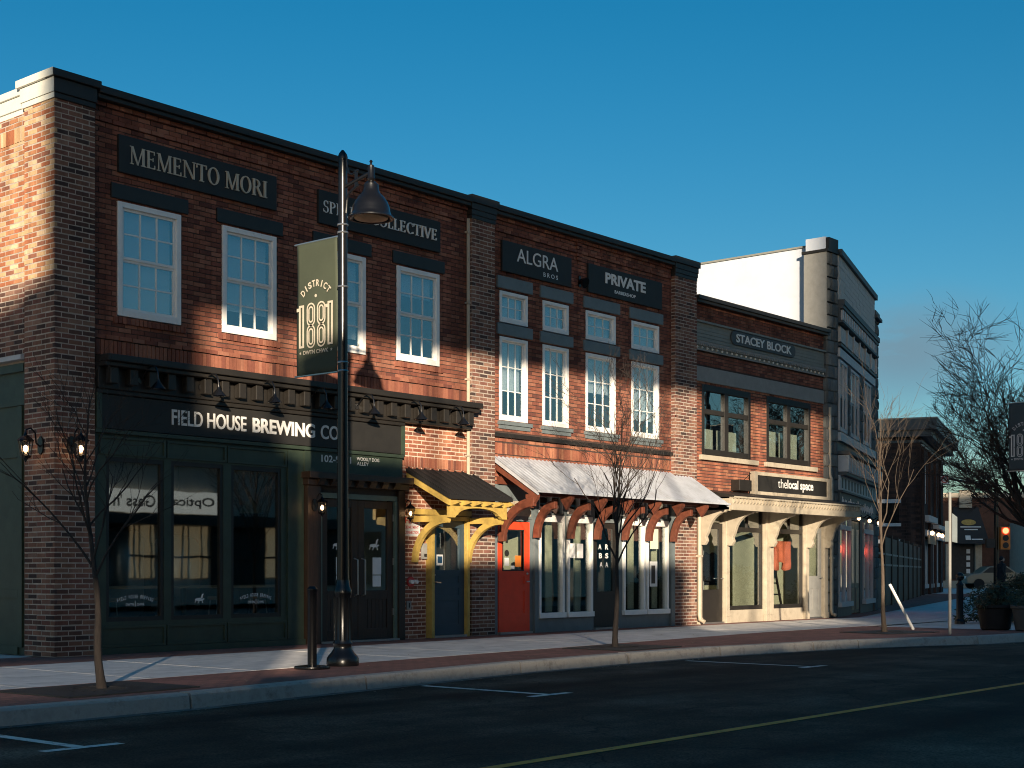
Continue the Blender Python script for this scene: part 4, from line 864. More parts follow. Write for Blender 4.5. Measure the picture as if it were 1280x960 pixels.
bx('sill', 'steel', dR, 8.74, 9.62, -0.01, 0.1, 0, 0.036)
# corrugated awning on timber brackets
t = thing('metal_awning', 'sloping corrugated grey metal awning on brown timber brackets', 'awning', (11.7, YA, 1.5))
n = 220; vs = []; fs = []
for i in range(n + 1):
    x = 8.68 + (14.78 - 8.68) * i / n; w = 0.011 * math.sin(i * 2 * math.pi / 4)
    vs += [(x, 0.095, 3.11 + w), (x, -0.92, 2.46 + w), (x, -0.92, 2.452 + w), (x, 0.095, 3.10 + w)]
for i in range(n):
    a = i * 4; fs += [(a, a + 1, a + 5, a + 4), (a + 1, a + 2, a + 6, a + 5), (a + 2, a + 3, a + 7, a + 6)]
MB().add(vs, fs).build('roof_sheet', 'galvanised', t, smooth=True)
MB().px([(-0.915, 2.44), (-0.935, 2.44), (-0.935, 2.475), (-0.915, 2.475)], 8.66, 14.80).build('edge_trim', 'galvanised', t)
MB().px([(0.09, 3.09), (-0.90, 2.455), (-0.90, 2.40), (0.09, 3.02)], 8.66, 8.70).px([(0.09, 3.09), (-0.90, 2.455), (-0.90, 2.40), (0.09, 3.02)], 14.76, 14.80).build('end_board', 'galvanised', t)
bx('purlin', 'rust_wood', t, 8.74, 14.72, -0.70, -0.63, 2.40, 2.50); bx('ledger', 'rust_wood', t, 8.72, 14.74, 0.0, 0.058, 2.62, 2.75)
for i, x in enumerate((8.66, 9.62, 10.60, 11.42, 12.32, 13.12, 13.98)):
    ex, bz = (0.80, 1.62) if i == 0 else (0.50, 1.70)
    o_ = arcpts(-ex, bz, ex, 90, 0, 9, 2.36 - bz); i_ = arcpts(-ex, bz, ex - 0.13, 0, 90, 9, 2.21 - bz)
    MB().px(o_ + i_, x + 0.01, x + 0.095).build('bracket', 'rust_wood', t, bevel=0.006)
    MB().px([(-0.62, 2.42), (-0.88, 2.41), (-0.88, 2.36), (-0.74, 2.18), (-0.62, 2.36)], x + 0.02, x + 0.09).build('bracket_end', 'rust_wood', t)
    MB().px([(0.05, 2.96), (-0.86, 2.40), (-0.86, 2.32), (0.05, 2.86)], x + 0.025, x + 0.085).build('rafter', 'rust_wood', t)
t = thing('downpipe', 'cream downpipe at the foot of the pier left of the pale shopfront', 'pipe', (15.02, -0.05, 0))
MB().tube([(0, -0.12, 0.06), (0, -0.02, 0.10), (0, 0, 0.2), (0, 0, 2.45)], 0.045, 10).build('pipe', 'cream_paint', t, True, local=True); bx('clip', 'cream_paint', t, -0.06, 0.06, -0.05, 0.05, 1.4, 1.44, local=True)

# ================================================================== third building: STACEY BLOCK
C_ = thing('brick_building', 'lower orange brick building with cream shopfront canopy and black-framed windows', 'building', (18, 0, 0))
HC = [(15.34, 17.31, 3.56, 5.03), (18.0, 20.02, 3.56, 5.03)]
wallC = holes_wall(MB(), 15.0, 20.8, 2.5, 6.74, HC, YA + 0.008, YA + 0.3).build('wall', 'mortar_dark', C_)
b3 = Bricks(wallC)
b3.field(15.0, 20.66, 2.62, 5.07, YA, HC, 'brick_orange'); b3.field(15.0, 20.66, 5.40, 5.72, YA, (), 'brick_red'); b3.field(15.0, 20.66, 6.33, 6.74, YA, (), 'brick_red'); b3.finish(0)
MB().box(15.0, 20.75, -0.02, 0.45, 6.70, 6.76).box(15.0, 20.75, -0.06, 0.45, 6.762, 6.84).build('coping', 'black_paint', C_)
bx('lintel_band', 'lintel_stone', C_, 15.02, 20.64, YA - 0.03, YA + 0.03, 5.08, 5.39, bevel=0.008)
mb = MB().box(15.02, 20.64, YA - 0.02, YA + 0.03, 5.74, 6.32)
for k in range(5): mb.box(15.02, 20.64, YA - 0.035 + 0.002 * k, YA - 0.018, 5.93 + k * 0.075, 5.995 + k * 0.075)
mb.box(15.02, 20.66, YA - 0.08, YA, 6.30, 6.34).build('frieze', 'grey_siding', C_)
MB().box(15.02, 20.66, YA - 0.07, YA - 0.04, 5.86, 5.91).box(15.02, 20.66, YA - 0.05, YA - 0.02, 5.72, 5.75).build('moulding', 'lintel_stone', C_)
for k in range(75): bx('dentil', 'lintel_stone', C_, 15.05 + k * 0.075, 15.09 + k * 0.075, YA - 0.075, YA - 0.04, 5.82, 5.858)
for k in range(29): MB().ball((15.12 + k * 0.195, YA - 0.03, 5.785), 0.028, 7).build('boss', 'letter_white', C_)
t = thing('name_plaque', 'dark rounded name plaque on the grey frieze of the lower brick building', 'sign', (17.8, YA, 6.0))
MB().py(arcpts(16.56, 6.14, 0.15, 90, 270, 8) + arcpts(19.05, 6.14, 0.15, -90, 90, 8), YA - 0.07, YA - 0.036).build('board', 'd_dark', t, bevel=0.008)
lettering('STACEY BLOCK', 16.60, 19.00, 6.05, 6.235, YA - 0.071, 'letter_white', t, 0.02, 0.008)
for a, b, _, _ in HC:
    w = MB().box(a, a + 0.10, YA - 0.01, YA + 0.1, 3.56, 5.03).box(b - 0.10, b, YA - 0.01, YA + 0.1, 3.56, 5.03).box(a + 0.1, b - 0.1, YA - 0.01, YA + 0.1, 4.90, 5.03).box(a + 0.1, b - 0.1, YA - 0.01, YA + 0.1, 3.56, 3.68).box((a + b) / 2 - 0.08, (a + b) / 2 + 0.08, YA, YA + 0.1, 3.68, 4.90).box(a + 0.1, b - 0.1, YA + 0.005, YA + 0.1, 4.42, 4.52).build('window', 'black_paint', C_, bevel=0.006)
    for x0, x1 in ((a + 0.1, (a + b) / 2 - 0.08), ((a + b) / 2 + 0.08, b - 0.1)):
        bx('pane', 'glass_sky', w, x0, x1, YA + 0.05, YA + 0.056, 3.68, 4.42); bx('pane', 'glass_sky', w, x0, x1, YA + 0.05, YA + 0.056, 4.52, 4.90)
        bx('blind', 'interior_pale', w, x0, x1, YA + 0.3, YA + 0.31, 3.7, 4.15 if a < 17 else 4.3)
    bx('sill', 'cream_paint', C_, a - 0.1, b + 0.25, YA - 0.07, YA + 0.05, 3.44, 3.545, bevel=0.008)
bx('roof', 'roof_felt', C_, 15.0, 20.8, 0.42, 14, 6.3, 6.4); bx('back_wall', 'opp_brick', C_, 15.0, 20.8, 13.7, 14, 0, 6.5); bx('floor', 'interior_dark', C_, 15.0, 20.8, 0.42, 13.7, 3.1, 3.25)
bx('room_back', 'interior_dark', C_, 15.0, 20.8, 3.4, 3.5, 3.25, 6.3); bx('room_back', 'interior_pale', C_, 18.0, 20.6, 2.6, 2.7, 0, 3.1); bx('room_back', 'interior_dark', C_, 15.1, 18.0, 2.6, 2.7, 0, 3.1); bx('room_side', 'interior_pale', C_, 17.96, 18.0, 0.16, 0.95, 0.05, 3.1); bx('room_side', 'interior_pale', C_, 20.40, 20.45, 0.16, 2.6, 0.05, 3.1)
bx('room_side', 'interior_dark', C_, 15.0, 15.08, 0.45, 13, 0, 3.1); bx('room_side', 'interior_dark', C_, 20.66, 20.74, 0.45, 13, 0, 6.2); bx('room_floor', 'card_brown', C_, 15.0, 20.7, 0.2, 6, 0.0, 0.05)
opsC = [(15.20, 16.10, -0.1, 2.3), (16.28, 17.76, 0.27, 2.56), (18.16, 19.58, 0.27, 2.56), (19.76, 20.49, -0.1, 2.3)]
holes_wall(MB(), 15.0, 20.66, 0, 2.62, opsC, 0.05, 0.14).build('shopfront_frame', 'cream_paint', C_)
for x0, x1 in ((15.06, 15.18), (16.12, 16.26), (17.80, 17.94), (17.965, 18.12), (19.60, 19.74), (20.50, 20.66)): MB().box(x0, x1, -0.02, 0.048, 0.14, 2.5).box(x0 - 0.01, x1 + 0.01, -0.035, 0.048, 0, 0.14).build('pilaster', 'cream_paint', C_, bevel=0.005)
for a, b in ((16.28, 17.76), (18.16, 19.58)):
    w = MB().box(a, a + 0.05, 0.06, 0.13, 0.27, 2.56).box(b - 0.05, b, 0.06, 0.13, 0.27, 2.56).box(a + 0.05, b - 0.05, 0.06, 0.13, 2.50, 2.56).box(a + 0.05, b - 0.05, 0.058, 0.13, 0.27, 0.36).box(a + 0.05, b - 0.05, 0.058, 0.13, 1.96, 2.06).box((a + b) / 2 + 0.1, (a + b) / 2 + 0.13, 0.06, 0.12, 2.06, 2.5).build('window', 'black_paint', C_)
    bx('pane', 'glass_shop', w, a + 0.05, b - 0.05, 0.09, 0.097, 0.36, 1.96); bx('transom_pane', 'glass_shop', w, a + 0.05, b - 0.05, 0.09, 0.097, 2.06, 2.50)
for a, b, m_, lab in ((15.21, 16.09, 'black_paint', 'black glazed door at the left of the cream shopfront'), (19.77, 20.48, 'lintel_stone', 'weathered grey-brown panelled door right of the cream shopfront')):
    lo = 0.72 if a < 16 else 1.0
    hs = [(a + 0.13, b - 0.13, lo, 2.0)] + ([] if a < 16 else [(a + 0.12, b - 0.4, 0.2, 0.7), (a + 0.38, b - 0.12, 0.2, 0.7)])
    d = holes_wall(MB(), a, b, 0.04, 2.12, hs, 0.06, 0.11).build('door', m_, C_); d['label'] = lab
    bx('pane', 'glass_shop', d, a + 0.13, b - 0.13, 0.08, 0.086, lo, 2.0); bx('transom_pane', 'glass_shop', d, a + 0.04, b - 0.04, 0.08, 0.086, 2.14, 2.29)
    if a > 16: MB().box(a + 0.12, b - 0.4, 0.075, 0.1, 0.2, 0.7).box(a + 0.38, b - 0.12, 0.075, 0.1, 0.2, 0.7).build('panel', m_, d)
    MB().tube([(b - 0.06, 0.06, 0.95), (b - 0.06, 0.0, 0.95), (b - 0.14, -0.005, 0.95)], 0.012, 6).build('handle', 'steel', d, True); bx('threshold', 'steel', d, a, b, 0.0, 0.11, 0, 0.036)
# cream canopy
t = thing('shop_canopy', 'cream timber canopy with dentil fascia on scrolled brackets', 'canopy', (17.9, YA, 1.6))
MB().px([(0.09, 2.66), (0.09, 2.82), (-0.86, 2.66), (-0.86, 2.62)], 15.06, 20.80).build('roof', 'black_paint', t)
MB().box(15.08, 20.78, -0.80, -0.74, 2.36, 2.60).box(15.06, 20.82, -0.87, -0.74, 2.602, 2.64).box(15.08, 15.14, -0.74, 0.0, 2.36, 2.60).box(20.72, 20.78, -0.74, 0.0, 2.36, 2.60).box(15.12, 20.74, -0.74, 0.04, 2.50, 2.54).build('fascia', 'cream_paint', t, bevel=0.006)
for k in range(44): MB().px([(-0.80, 2.598), (-0.84, 2.598), (-0.84, 2.53), (-0.80, 2.49)], 15.12 + k * 0.128, 15.185 + k * 0.128).build('dentil', 'cream_paint', t)
for x in (15.08, 16.13, 17.90, 19.61, 20.52):
    o_ = [(0.0, 1.65), (0.0, 2.40), (-0.02, 2.49), (-0.66, 2.49), (-0.735, 2.44), (-0.735, 2.34), (-0.66, 2.35)]
    i_ = arcpts(-0.66, 1.80, 0.46, 85, 12, 8, 0.52) + [(-0.16, 1.82), (-0.19, 1.74), (-0.13, 1.65)]
    MB().px(o_ + i_, x, x + 0.10).build('bracket', 'cream_paint', t, bevel=0.008)
t = thing('shop_sign', 'black sign with white lowercase lettering in a cream frame above the cream canopy', 'sign', (18.9, YA, 2.8))
bx('board', 'sign_black', t, 17.30, 20.50, -0.07, 0.03, 2.86, 3.21)
MB().box(17.17, 17.30, -0.10, 0.03, 2.78, 3.29).box(20.50, 20.63, -0.10, 0.03, 2.78, 3.29).box(17.30, 20.50, -0.10, 0.03, 3.21, 3.29).box(17.30, 20.50, -0.10, 0.03, 2.78, 2.86).build('frame', 'cream_paint', t, bevel=0.008)
lettering('the', 18.22, 18.62, 2.975, 3.175, -0.071, 'letter_white', t, 0.0); lettering('local space', 18.64, 19.85, 2.915, 3.175, -0.071, 'letter_white', t, 0.03)
t = thing('signal_box', 'small black box on the brick left of the cream-framed sign', 'box', (16.75, YA, 2.84)); bx('case', 'black_paint', t, -0.25, 0.25, -0.22, 0, 0, 0.24, local=True, bevel=0.01)
MB().tube([(-0.25, -0.02, 0.0), (-0.6, -0.03, -0.1)], 0.01, 5).tube([(0.1, -0.1, 0.24), (0.5, -0.1, 0.45)], 0.008, 5).build('conduit', 'black_paint', t, local=True)
t = thing('downpipe', 'cream downpipe at the right end of the pale shopfront', 'pipe', (20.76, -0.06, 0))
MB().tube([(0, -0.12, 0.06), (0, -0.02, 0.10), (0, 0, 0.2), (0, 0, 3.3), (0, 0.05, 3.4), (0, 0.05, 5.0)], 0.045, 10).build('pipe', 'cream_paint', t, True, local=True); bx('clip', 'cream_paint', t, -0.06, 0.06, -0.05, 0.05, 1.4, 1.44, local=True)
# things in the cream shop's window
t = thing('step_ladder', 'dark step ladder standing inside the cream shop window', 'ladder', (19.02, 0.35, 0.05))
for dx in (-0.28, 0.18): MB().tube([(dx, 0.0, 0), (dx * 0.5, 0.25, 1.5)], 0.03, 5).build('rail', 'black_paint', t, local=True)
for k in range(5): bx('tread', 'black_paint', t, -0.28 + k * 0.028, 0.18 - k * 0.022, 0.0 + k * 0.05, 0.12 + k * 0.05, 0.25 + k * 0.26, 0.28 + k * 0.26, local=True)
t = thing('hanging_cloth', 'bright orange cloth hanging in the cream shop window', 'cloth', (19.22, 0.42, 1.12))
vs = []; fs = []
for i in range(25):
    for j in range(7):
        uu = i / 24; w = j / 6; vs.append((-0.42 + 0.9 * uu + 0.04 * math.sin(uu * 9), 0.05 * math.sin(uu * 20 + w) * (0.3 + w), 0.68 - w * (0.58 + 0.10 * math.sin(uu * 11))))
for i in range(24):
    for j in range(6): a = i * 7 + j; fs.append((a, a + 1, a + 8, a + 7))
o = MB().add(vs, fs).build('cloth', 'orange_cloth', t, True, local=True); o.modifiers.new('thick', 'SOLIDIFY').thickness = 0.01
t = thing('clothes_rail', 'dark garments on a rail inside the left cream shop window', 'clothes', (16.75, 0.7, 0.05))
MB().tube([(-0.4, 0, 0), (-0.4, 0, 1.5), (0.3, 0, 1.5), (0.3, 0, 0)], 0.018, 6).build('rail', 'steel', t, local=True)
for k in range(4): MB().lathe([(0.03, 0.62), (0.10, 0.56), (0.12, 0.25), (0.16, 0.0)], (-0.32 + 0.15 * k, 0, 0.85 - 0.1 * (k % 2)), 9).build('garment', 'cloth_black', t, True, local=True)

# ================================================================== grey stone building at the bend
TD = rot_frame(21.2, 0.0, 18.3)
D = thing('stone_building', 'tall grey stone-faced building with bright white side wall', 'building', (21.2, 0, 0))
core = MB(TD).box(0.0, 6.5, 0.02, 0.3, 2.9, 8.75)
stuffD = core.build('wall', 'd_dark', D)
bx('side_wall', 'white_render', D, 20.90, 21.1, 0.62, 14, 5.5, 8.92)
MB().box(20.86, 21.12, 0.66, 14, 8.921, 8.965).build('side_coping', 'grey_siding', D)
MB().box(20.66, 21.09, 0.02, 0.62, 6.86, 8.70).build('side_return', 'lintel_stone', D)
MB().box(20.62, 21.22, -0.04, 0.66, 8.70, 8.76).build('pier_cap', 'black_paint', D); bx('cap_block', 'white_render', D, 20.68, 20.98, 0.06, 0.58, 8.761, 9.06); MB().box(20.70, 21.16, -0.03, 0.05, 8.762, 9.04).build('cap_front', 'black_paint', D)
pier = bx('corner_pier', 'stone_joint', D, 20.68, 21.20, 0.02, 0.6, 0, 8.70)
def stones(parent, x0, x1, z0, z1, yp, T, ch=0.30):
    z = z0; k = 0
    while z < z1 - 0.05:
        zb = min(z + ch, z1)
        cuts = [x0, (x0 + x1) / 2 + (0.08 if k % 2 else -0.08), x1] if (x1 - x0) > 0.45 else [x0, x1]
        for a, b in zip(cuts, cuts[1:]):
            p = random.uniform(0.0, 0.035)
            mb = MB(T); i = 0.02
            vs = [(a + 0.006, yp + 0.03, z + 0.006), (b - 0.006, yp + 0.03, z + 0.006), (b - 0.006, yp + 0.03, zb - 0.006), (a + 0.006, yp + 0.03, zb - 0.006)]
            cx_, cz_ = (a + b) / 2 + random.uniform(-.05, .05), (z + zb) / 2 + random.uniform(-.05, .05)
            vs += [(a + i, yp - p * random.random(), z + i), (b - i, yp - p * random.random(), z + i), (b - i, yp - p * random.random(), zb - i), (a + i, yp - p * random.random(), zb - i), (cx_, yp - p - 0.02, cz_)]
            mb.add(vs, [(0, 1, 5, 4), (1, 2, 6, 5), (2, 3, 7, 6), (3, 0, 4, 7), (4, 5, 8), (5, 6, 8), (6, 7, 8), (7, 4, 8)])
            mb.build('stone_block', 'stone_grey', parent)
        z = zb; k += 1
stones(pier, 20.66, 21.20, 0, 8.7, 0.0, None)
TDs = lambda u, d, z: (20.68 + d, u, z)
stones(pier, 0.02, 0.60, 0, 6.86, 0.0, TDs)
fp = bx('far_pier', 'stone_joint', D, 6.22, 7.0, 0.0, 0.7, 0, 8.2, TD); stones(fp, 6.2, 7.0, 0, 8.2, -0.02, TD)
MB(TD).box(6.12, 7.12, -0.12, 0.7, 8.2, 8.28).box(6.2, 7.04, -0.06, 0.7, 8.28, 8.42).build('far_pier_cap', 'd_dark', D)
bx('far_wall', 'brick_dark', D, 6.7, 7.0, 0.7, 14, 0, 8.0, TD); bx('roof', 'roof_felt', D, 0.4, 6.9, 0.4, 13, 7.4, 7.5, TD)
pn = bx('parapet_panel', 'd_brick', D, 0.02, 6.2, -0.02, 0.02, 7.64, 8.70, TD)
for r_ in range(8):
    for k in range(16):
        x0 = 0.03 + k * 0.385 + (0.19 if r_ % 2 else 0); x1 = min(x0 + 0.375, 6.19)
        if x1 - x0 > 0.05: bx('block', 'd_brick', pn, x0, x1, -0.028 - random.random() * 0.006, -0.019, 7.66 + r_ * 0.13, 7.782 + r_ * 0.13, TD)
bx('coping', 'd_dark', D, 0.0, 6.3, -0.10, 0.3, 8.70, 8.84, TD)
MB(TD).box(0.0, 6.3, -0.16, 0.02, 7.50, 7.63).box(0.0, 6.3, -0.13, 0.02, 7.42, 7.498).box(0.0, 6.3, -0.13, 0.02, 7.08, 7.14).box(0.0, 6.3, -0.05, 0.02, 7.142, 7.418).build('cornice', 'd_dark', D)
for k in range(21): bx('cornice_bracket', 'd_pale', D, 0.10 + k * 0.285, 0.24 + k * 0.285, -0.11, -0.051, 7.16, 7.40, TD)
for k in range(6): bx('frieze_panel', 'd_brick', D, 0.12 + k * 1.03, 0.95 + k * 1.03, -0.05, 0.019, 6.64, 7.0, TD); bx('frieze_divider', 'd_pale', D, 0.99 + k * 1.03, 1.08 + k * 1.03, -0.09, 0.019, 6.62, 7.04, TD)
bx('string_course', 'd_dark', D, 0.0, 6.2, -0.08, 0.019, 6.52, 6.58, TD); bx('lintel_band', 'd_pale', D, 0.02, 6.18, -0.05, 0.019, 6.27, 6.48, TD); bx('sill_band', 'd_pale', D, 0.02, 6.18, -0.07, 0.019, 4.25, 4.45, TD)
for a, b in ((0.10, 1.30), (1.85, 3.30), (4.05, 5.50)):
    sash_window(D, a, b, 4.50, 6.22, -0.03, frame='d_pale', rows=1, cols=1, sashes=2, fw=0.08, T=TD, depth=0.048, blind=None)
    bx('window_mullion', 'd_pale', D, (a + b) / 2 - 0.04, (a + b) / 2 + 0.04, -0.035, 0.01, 4.5, 6.22, TD)
sp = [(1.32, 1.83), (3.32, 4.03), (5.52, 6.18)]
for a, b in sp: pl_ = bx('stone_panel', 'stone_joint', D, a, b, -0.01, 0.018, 4.46, 6.26, TD); stones(pl_, a, b, 4.46, 6.26, -0.02, TD)
# shop storey
MB(TD).box(0.0, 6.2, -0.30, 0.02, 3.92, 4.0).box(0.0, 6.2, -0.20, 0.02, 3.42, 3.50).box(0.0, 6.2, -0.12, 0.02, 3.02, 3.06).build('shop_cornice', 'd_dark', D)
for k in range(14): bx('shop_bracket', 'd_pale', D, 0.04 + k * 0.44, 0.24 + k * 0.44, -0.26, 0.0, 3.50, 3.86 if k else 3.9, TD)
bx('shop_frieze', 'd_pale', D, 0.0, 6.2, -0.06, 0.0, 3.06, 3.42, TD)
for k in range(12): bx('frieze_recess', 'sign_black', D, 0.22 + k * 0.5, 0.40 + k * 0.5, -0.064, -0.055, 3.12, 3.36, TD)
bx('shop_fascia', 'd_dark', D, 0.0, 6.2, -0.05, 0.02, 2.55, 3.02, TD)
mb = MB(TD)
for k in range(13):
    x0 = 0.2 + k * 0.42; mb.tube([(x0, -0.06, 2.66), (x0 + 0.10, -0.06, 2.90 - 0.05 * (k % 3)), (x0 + 0.17, -0.06, 2.72), (x0 + 0.26, -0.06, 2.84), (x0 + 0.34, -0.06, 2.70)], 0.018, 4)
mb.build('script_lettering', 'letter_white', D)
holes_wall(MB(TD), 0.0, 6.2, 0, 2.55, [(0.19, 1.95, 0.24, 2.42), (2.25, 3.80, -0.1, 2.42), (4.18, 5.98, 0.24, 2.42)], 0.02, 0.12).build('shopfront_frame', 'd_dark', D)
for a, b in ((0.19, 1.95), (4.18, 5.98)):
    w = MB(TD).box(a, a + 0.05, -0.02, 0.08, 0.36, 2.42).box(b - 0.05, b, -0.02, 0.08, 0.36, 2.42).box((a + b) / 2 - 0.03, (a + b) / 2 + 0.03, -0.02, 0.08, 0.36, 2.42).box(a, b, -0.03, 0.07, 2.12, 2.24).box(a - 0.05, b + 0.05, -0.08, 0.07, 0.24, 0.36).build('window', 'd_pale', D)
    bx('pane', 'glass_shop', w, a + 0.07, b - 0.07, 0.03, 0.036, 0.36, 2.42, TD)
    bx('neon_sign', 'neon', w, a + 0.15, b - 0.2, 0.10, 0.12, 1.56, 1.76, TD)
    for k in range(5): bx('display_card', ('paper', 'd_pale', 'sign_red')[k % 3], w, a + 0.15 + k * 0.32, a + 0.33 + k * 0.32, 0.4, 0.42, 0.95 + 0.05 * (k % 2), 1.22 + 0.1 * (k % 3), TD)
for a in (2.30, 3.06):
    d = bx('door', 'brown_wood', D, a, a + 0.70, 0.05, 0.11, 0.03, 2.40, TD); bx('pane', 'glass_shop', d, a + 0.14, a + 0.56, 0.04, 0.046, 0.8, 2.2, TD); bx('panel', 'card_brown', d, a + 0.12, a + 0.58, 0.035, 0.045, 0.12, 0.68, TD)
bx('room_back', 'interior_dark', D, 0.2, 6.4, 2.5, 2.6, 0, 3.0, TD); bx('floor', 'interior_dark', D, 0.2, 6.6, 0.3, 12, 2.9, 3.0, TD); bx('room_back', 'interior_dark', D, 0.3, 6.5, 1.6, 1.7, 3.0, 7.3, TD)
for i, x in enumerate((0.5, 2.0, 3.9, 5.7)):
    p = TD(x, -0.06, 2.52)
    t = thing('shop_lantern', ('first', 'second', 'third', 'fourth')[i] + ' small lit lantern from the left along the dark grey shopfront', 'lamp', p, 'lanterns on the grey stone building')
    MB().tube([(0, 0.02, 0.0), (0, -0.12, 0.08), (0, -0.16, 0.02)], 0.015, 5).build('arm', 'black_metal', t, local=True); MB().lathe([(0.02, 0.05), (0.09, -0.02), (0.08, -0.03)], (0, -0.16, 0), 8).build('hood', 'black_metal', t, local=True); MB().ball((0, -0.16, -0.08), 0.05, 8).build('bulb', 'bulb_far', t, True, local=True)

# ================================================================== dark brick building beyond, and the yard fence before it
TE = rot_frame(53.9, 12.64, 18.8)
E_ = thing('dark_building', 'dark brown brick building with deep overhanging cornice further down street', 'building', (53.9, 12.64, 0))
sE = MB(TE).box(0, 0.3, 0.0, 16, 0, 7.4).build('side_wall', 'mortar_dark', E_)
wE = holes_wall(MB(TE), 0, 12.4, 0, 7.4, [(1.6, 3.0, 4.4, 6.3), (4.6, 6.0, 4.4, 6.3), (7.6, 9.0, 4.4, 6.3), (1.0, 5.4, 0.3, 2.7), (6.4, 11.6, 0.3, 2.7)], 0.0, 0.3).build('front_wall', 'brick_dark', E_)
be = MB(TE)
for k in range(52):
    for q in range(14):
        y0 = 0.01 + q * 0.44 + (0.22 if k % 2 else 0); be.box(-0.012, 0.0, y0, y0 + 0.42, 0.02 + k * 0.14, 0.145 + k * 0.14)
stuff(be.build('brickwork', 'brick_dark', sE))
MB(TE).box(-0.45, 12.9, -0.75, 16, 7.75, 8.25).box(-0.30, 12.7, -0.5, 16, 7.45, 7.748).box(-0.05, 12.5, -0.06, 16, 7.18, 7.30).build('cornice', 'd_dark', E_)
MB(TE).box(-0.47, 12.92, -0.78, 16, 8.252, 8.32).box(-0.06, 12.5, -0.10, 0.0, 7.0, 7.1).build('cornice_trim', 'grey_siding', E_)
for a in (1.6, 4.6, 7.6): sash_window(E_, a, a + 1.4, 4.4, 6.3, 0.05, frame='d_pale', rows=1, cols=1, sashes=2, T=TE, fw=0.12)
for a in (0.3, 3.6, 6.6, 9.6): bx('pilaster', 'brick_dark', E_, a, a + 0.5, -0.12, 0.0, 0, 7.0, TE)
MB(TE).box(0.9, 5.5, -0.3, 0.0, 3.5, 3.8).box(0.9, 5.5, -0.2, 0.0, 2.8, 3.1).box(6.2, 11.8, -0.3, 0.0, 3.3, 3.5).box(6.2, 11.8, -0.2, 0.0, 2.75, 3.0).build('shop_cornice', 'd_pale', E_)
bx('shop_board', 'card_brown', E_, 1.2, 5.2, -0.25, -0.2, 2.45, 2.85, TE)
for a, b in ((1.0, 5.4), (6.4, 11.6)):
    w = MB(TE)
    for k in range(5): xx = a + (b - a - 0.2) * k / 4; w.box(xx, xx + 0.2, 0.0, 0.1, 0.3, 2.7)
    w.box(a, b, -0.05, 0.1, 0.3, 0.5); w = w.build('window', 'd_pale', E_); bx('pane', 'glass_shop', w, a, b, 0.05, 0.06, 0.5, 2.7, TE)
    bx('room_back', 'interior_dark', E_, a, b, 1.5, 1.6, 0, 3.0, TE)
bx('roof', 'roof_felt', E_, 0.3, 12.4, 0.3, 16, 7.0, 7.1, TE); bx('back_wall', 'brick_dark', E_, 0.3, 12.4, 15.7, 16, 0, 7.2, TE); bx('floor', 'interior_dark', E_, 0.3, 12.4, 0.3, 15.6, 3.0, 3.1, TE)
TEs = lambda u, d, z: TE(d, u, z)
for z in (4.35, 2.45): 
    w = MB(TEs).box(0.9, 2.4, -0.12, 0.02, z, z + 0.18).box(0.9, 2.4, -0.10, 0.02, z - 1.1, z - 0.95).build('window', 'd_pale', E_); MB(TEs).box(1.0, 2.3, -0.03, -0.013, z - 0.95, z).build('pane', 'glass_shop', w)
for i, x in enumerate((1.4, 4.9, 7.0, 10.4)):
    t = thing('shop_lantern', ('first', 'second', 'third', 'fourth')[i] + ' lit globe lamp from the left on the dark brick shopfront', 'lamp', TE(x, -0.3, 3.05), 'lamps on the dark brick building')
    MB().tube([(0.1, 0.3, 0.0), (0, 0, 0.15), (0, -0.1, 0.0)], 0.03, 5).build('arm', 'black_metal', t, local=True); MB().ball((0, -0.1, -0.1), 0.11, 8).build('bulb', 'bulb_far', t, True, local=True)
t = thing('yard_fence', 'black board fence closing the yard beside the dark brick building', 'fence', (29, 2.9, 0))
TF = rot_frame(28.6, 2.62, 21.4)
for k in range(32): bx('board', 'sign_black', t, k * 0.80 + 0.01, k * 0.80 + 0.79, 0.0, 0.04, 0.02, 2.2 if k > 3 else 1.5, TF)
for k in range(9): bx('post', 'black_paint', t, k * 3.1 - 0.05, k * 3.1 + 0.07, -0.05, 0.10, 0, 2.3, TF)
bx('rail', 'grey_paint', t, 0, 25.4, -0.03, 0.0, 1.28, 1.34, TF); bx('rail', 'grey_paint', t, 0, 25.4, -0.03, 0.0, 1.62, 1.68, TF)
# ================================================================== far end of the street
TG = rot_frame(83.3, 24.7, -49.9)
F_ = thing('corner_shop', 'brown brick shop across the junction with black entrance awning', 'building', (83.3, 24.7, 0))
bx('wall', 'f_brown', F_, -1.5, 9.0, 0, 9, 0, 6.2, TG); bx('parapet', 'cream_paint', F_, -1.6, 9.1, -0.15, 9.1, 6.15, 6.46, TG); bx('parapet_sign', 'cream_paint', F_, 1.4, 2.25, -0.3, -0.16, 5.45, 6.65, TG)
MB(TG).prism([(1.0, 0, 5.5), (2.75, 0, 5.5), (2.75, -0.05, 5.5), (1.0, -0.05, 5.5)], [(1.1, 0, 3.0), (3.2, 0, 3.0), (3.2, -1.1, 3.0), (1.1, -1.1, 3.0)]).build('awning', 'sign_black', F_)
mb = MB(TG)
def aw(u, z): return (u, -0.05 - (5.5 - z) / 2.5 * 1.05 - 0.03, z)
mb.add([aw(1.5 + 0.45 + 0.5 * math.cos(a), 4.45 + 0.2 * math.sin(a)) for a in [2 * math.pi * k / 16 for k in range(16)]], [tuple(range(16))]); mb.build('emblem', 'yellow_paint', F_)
mb = MB(TG)
for a, b, z0, z1 in ((1.35, 2.75, 4.1, 4.17), (1.6, 2.5, 3.92, 3.99), (1.6, 1.95, 3.25, 3.55), (2.0, 2.75, 3.25, 3.33)): mb.add([aw(a, z0), aw(b, z0), aw(b, z1), aw(a, z1)], [(0, 1, 2, 3)])
stuff(mb.build('awning_print', 'letter_white', F_))
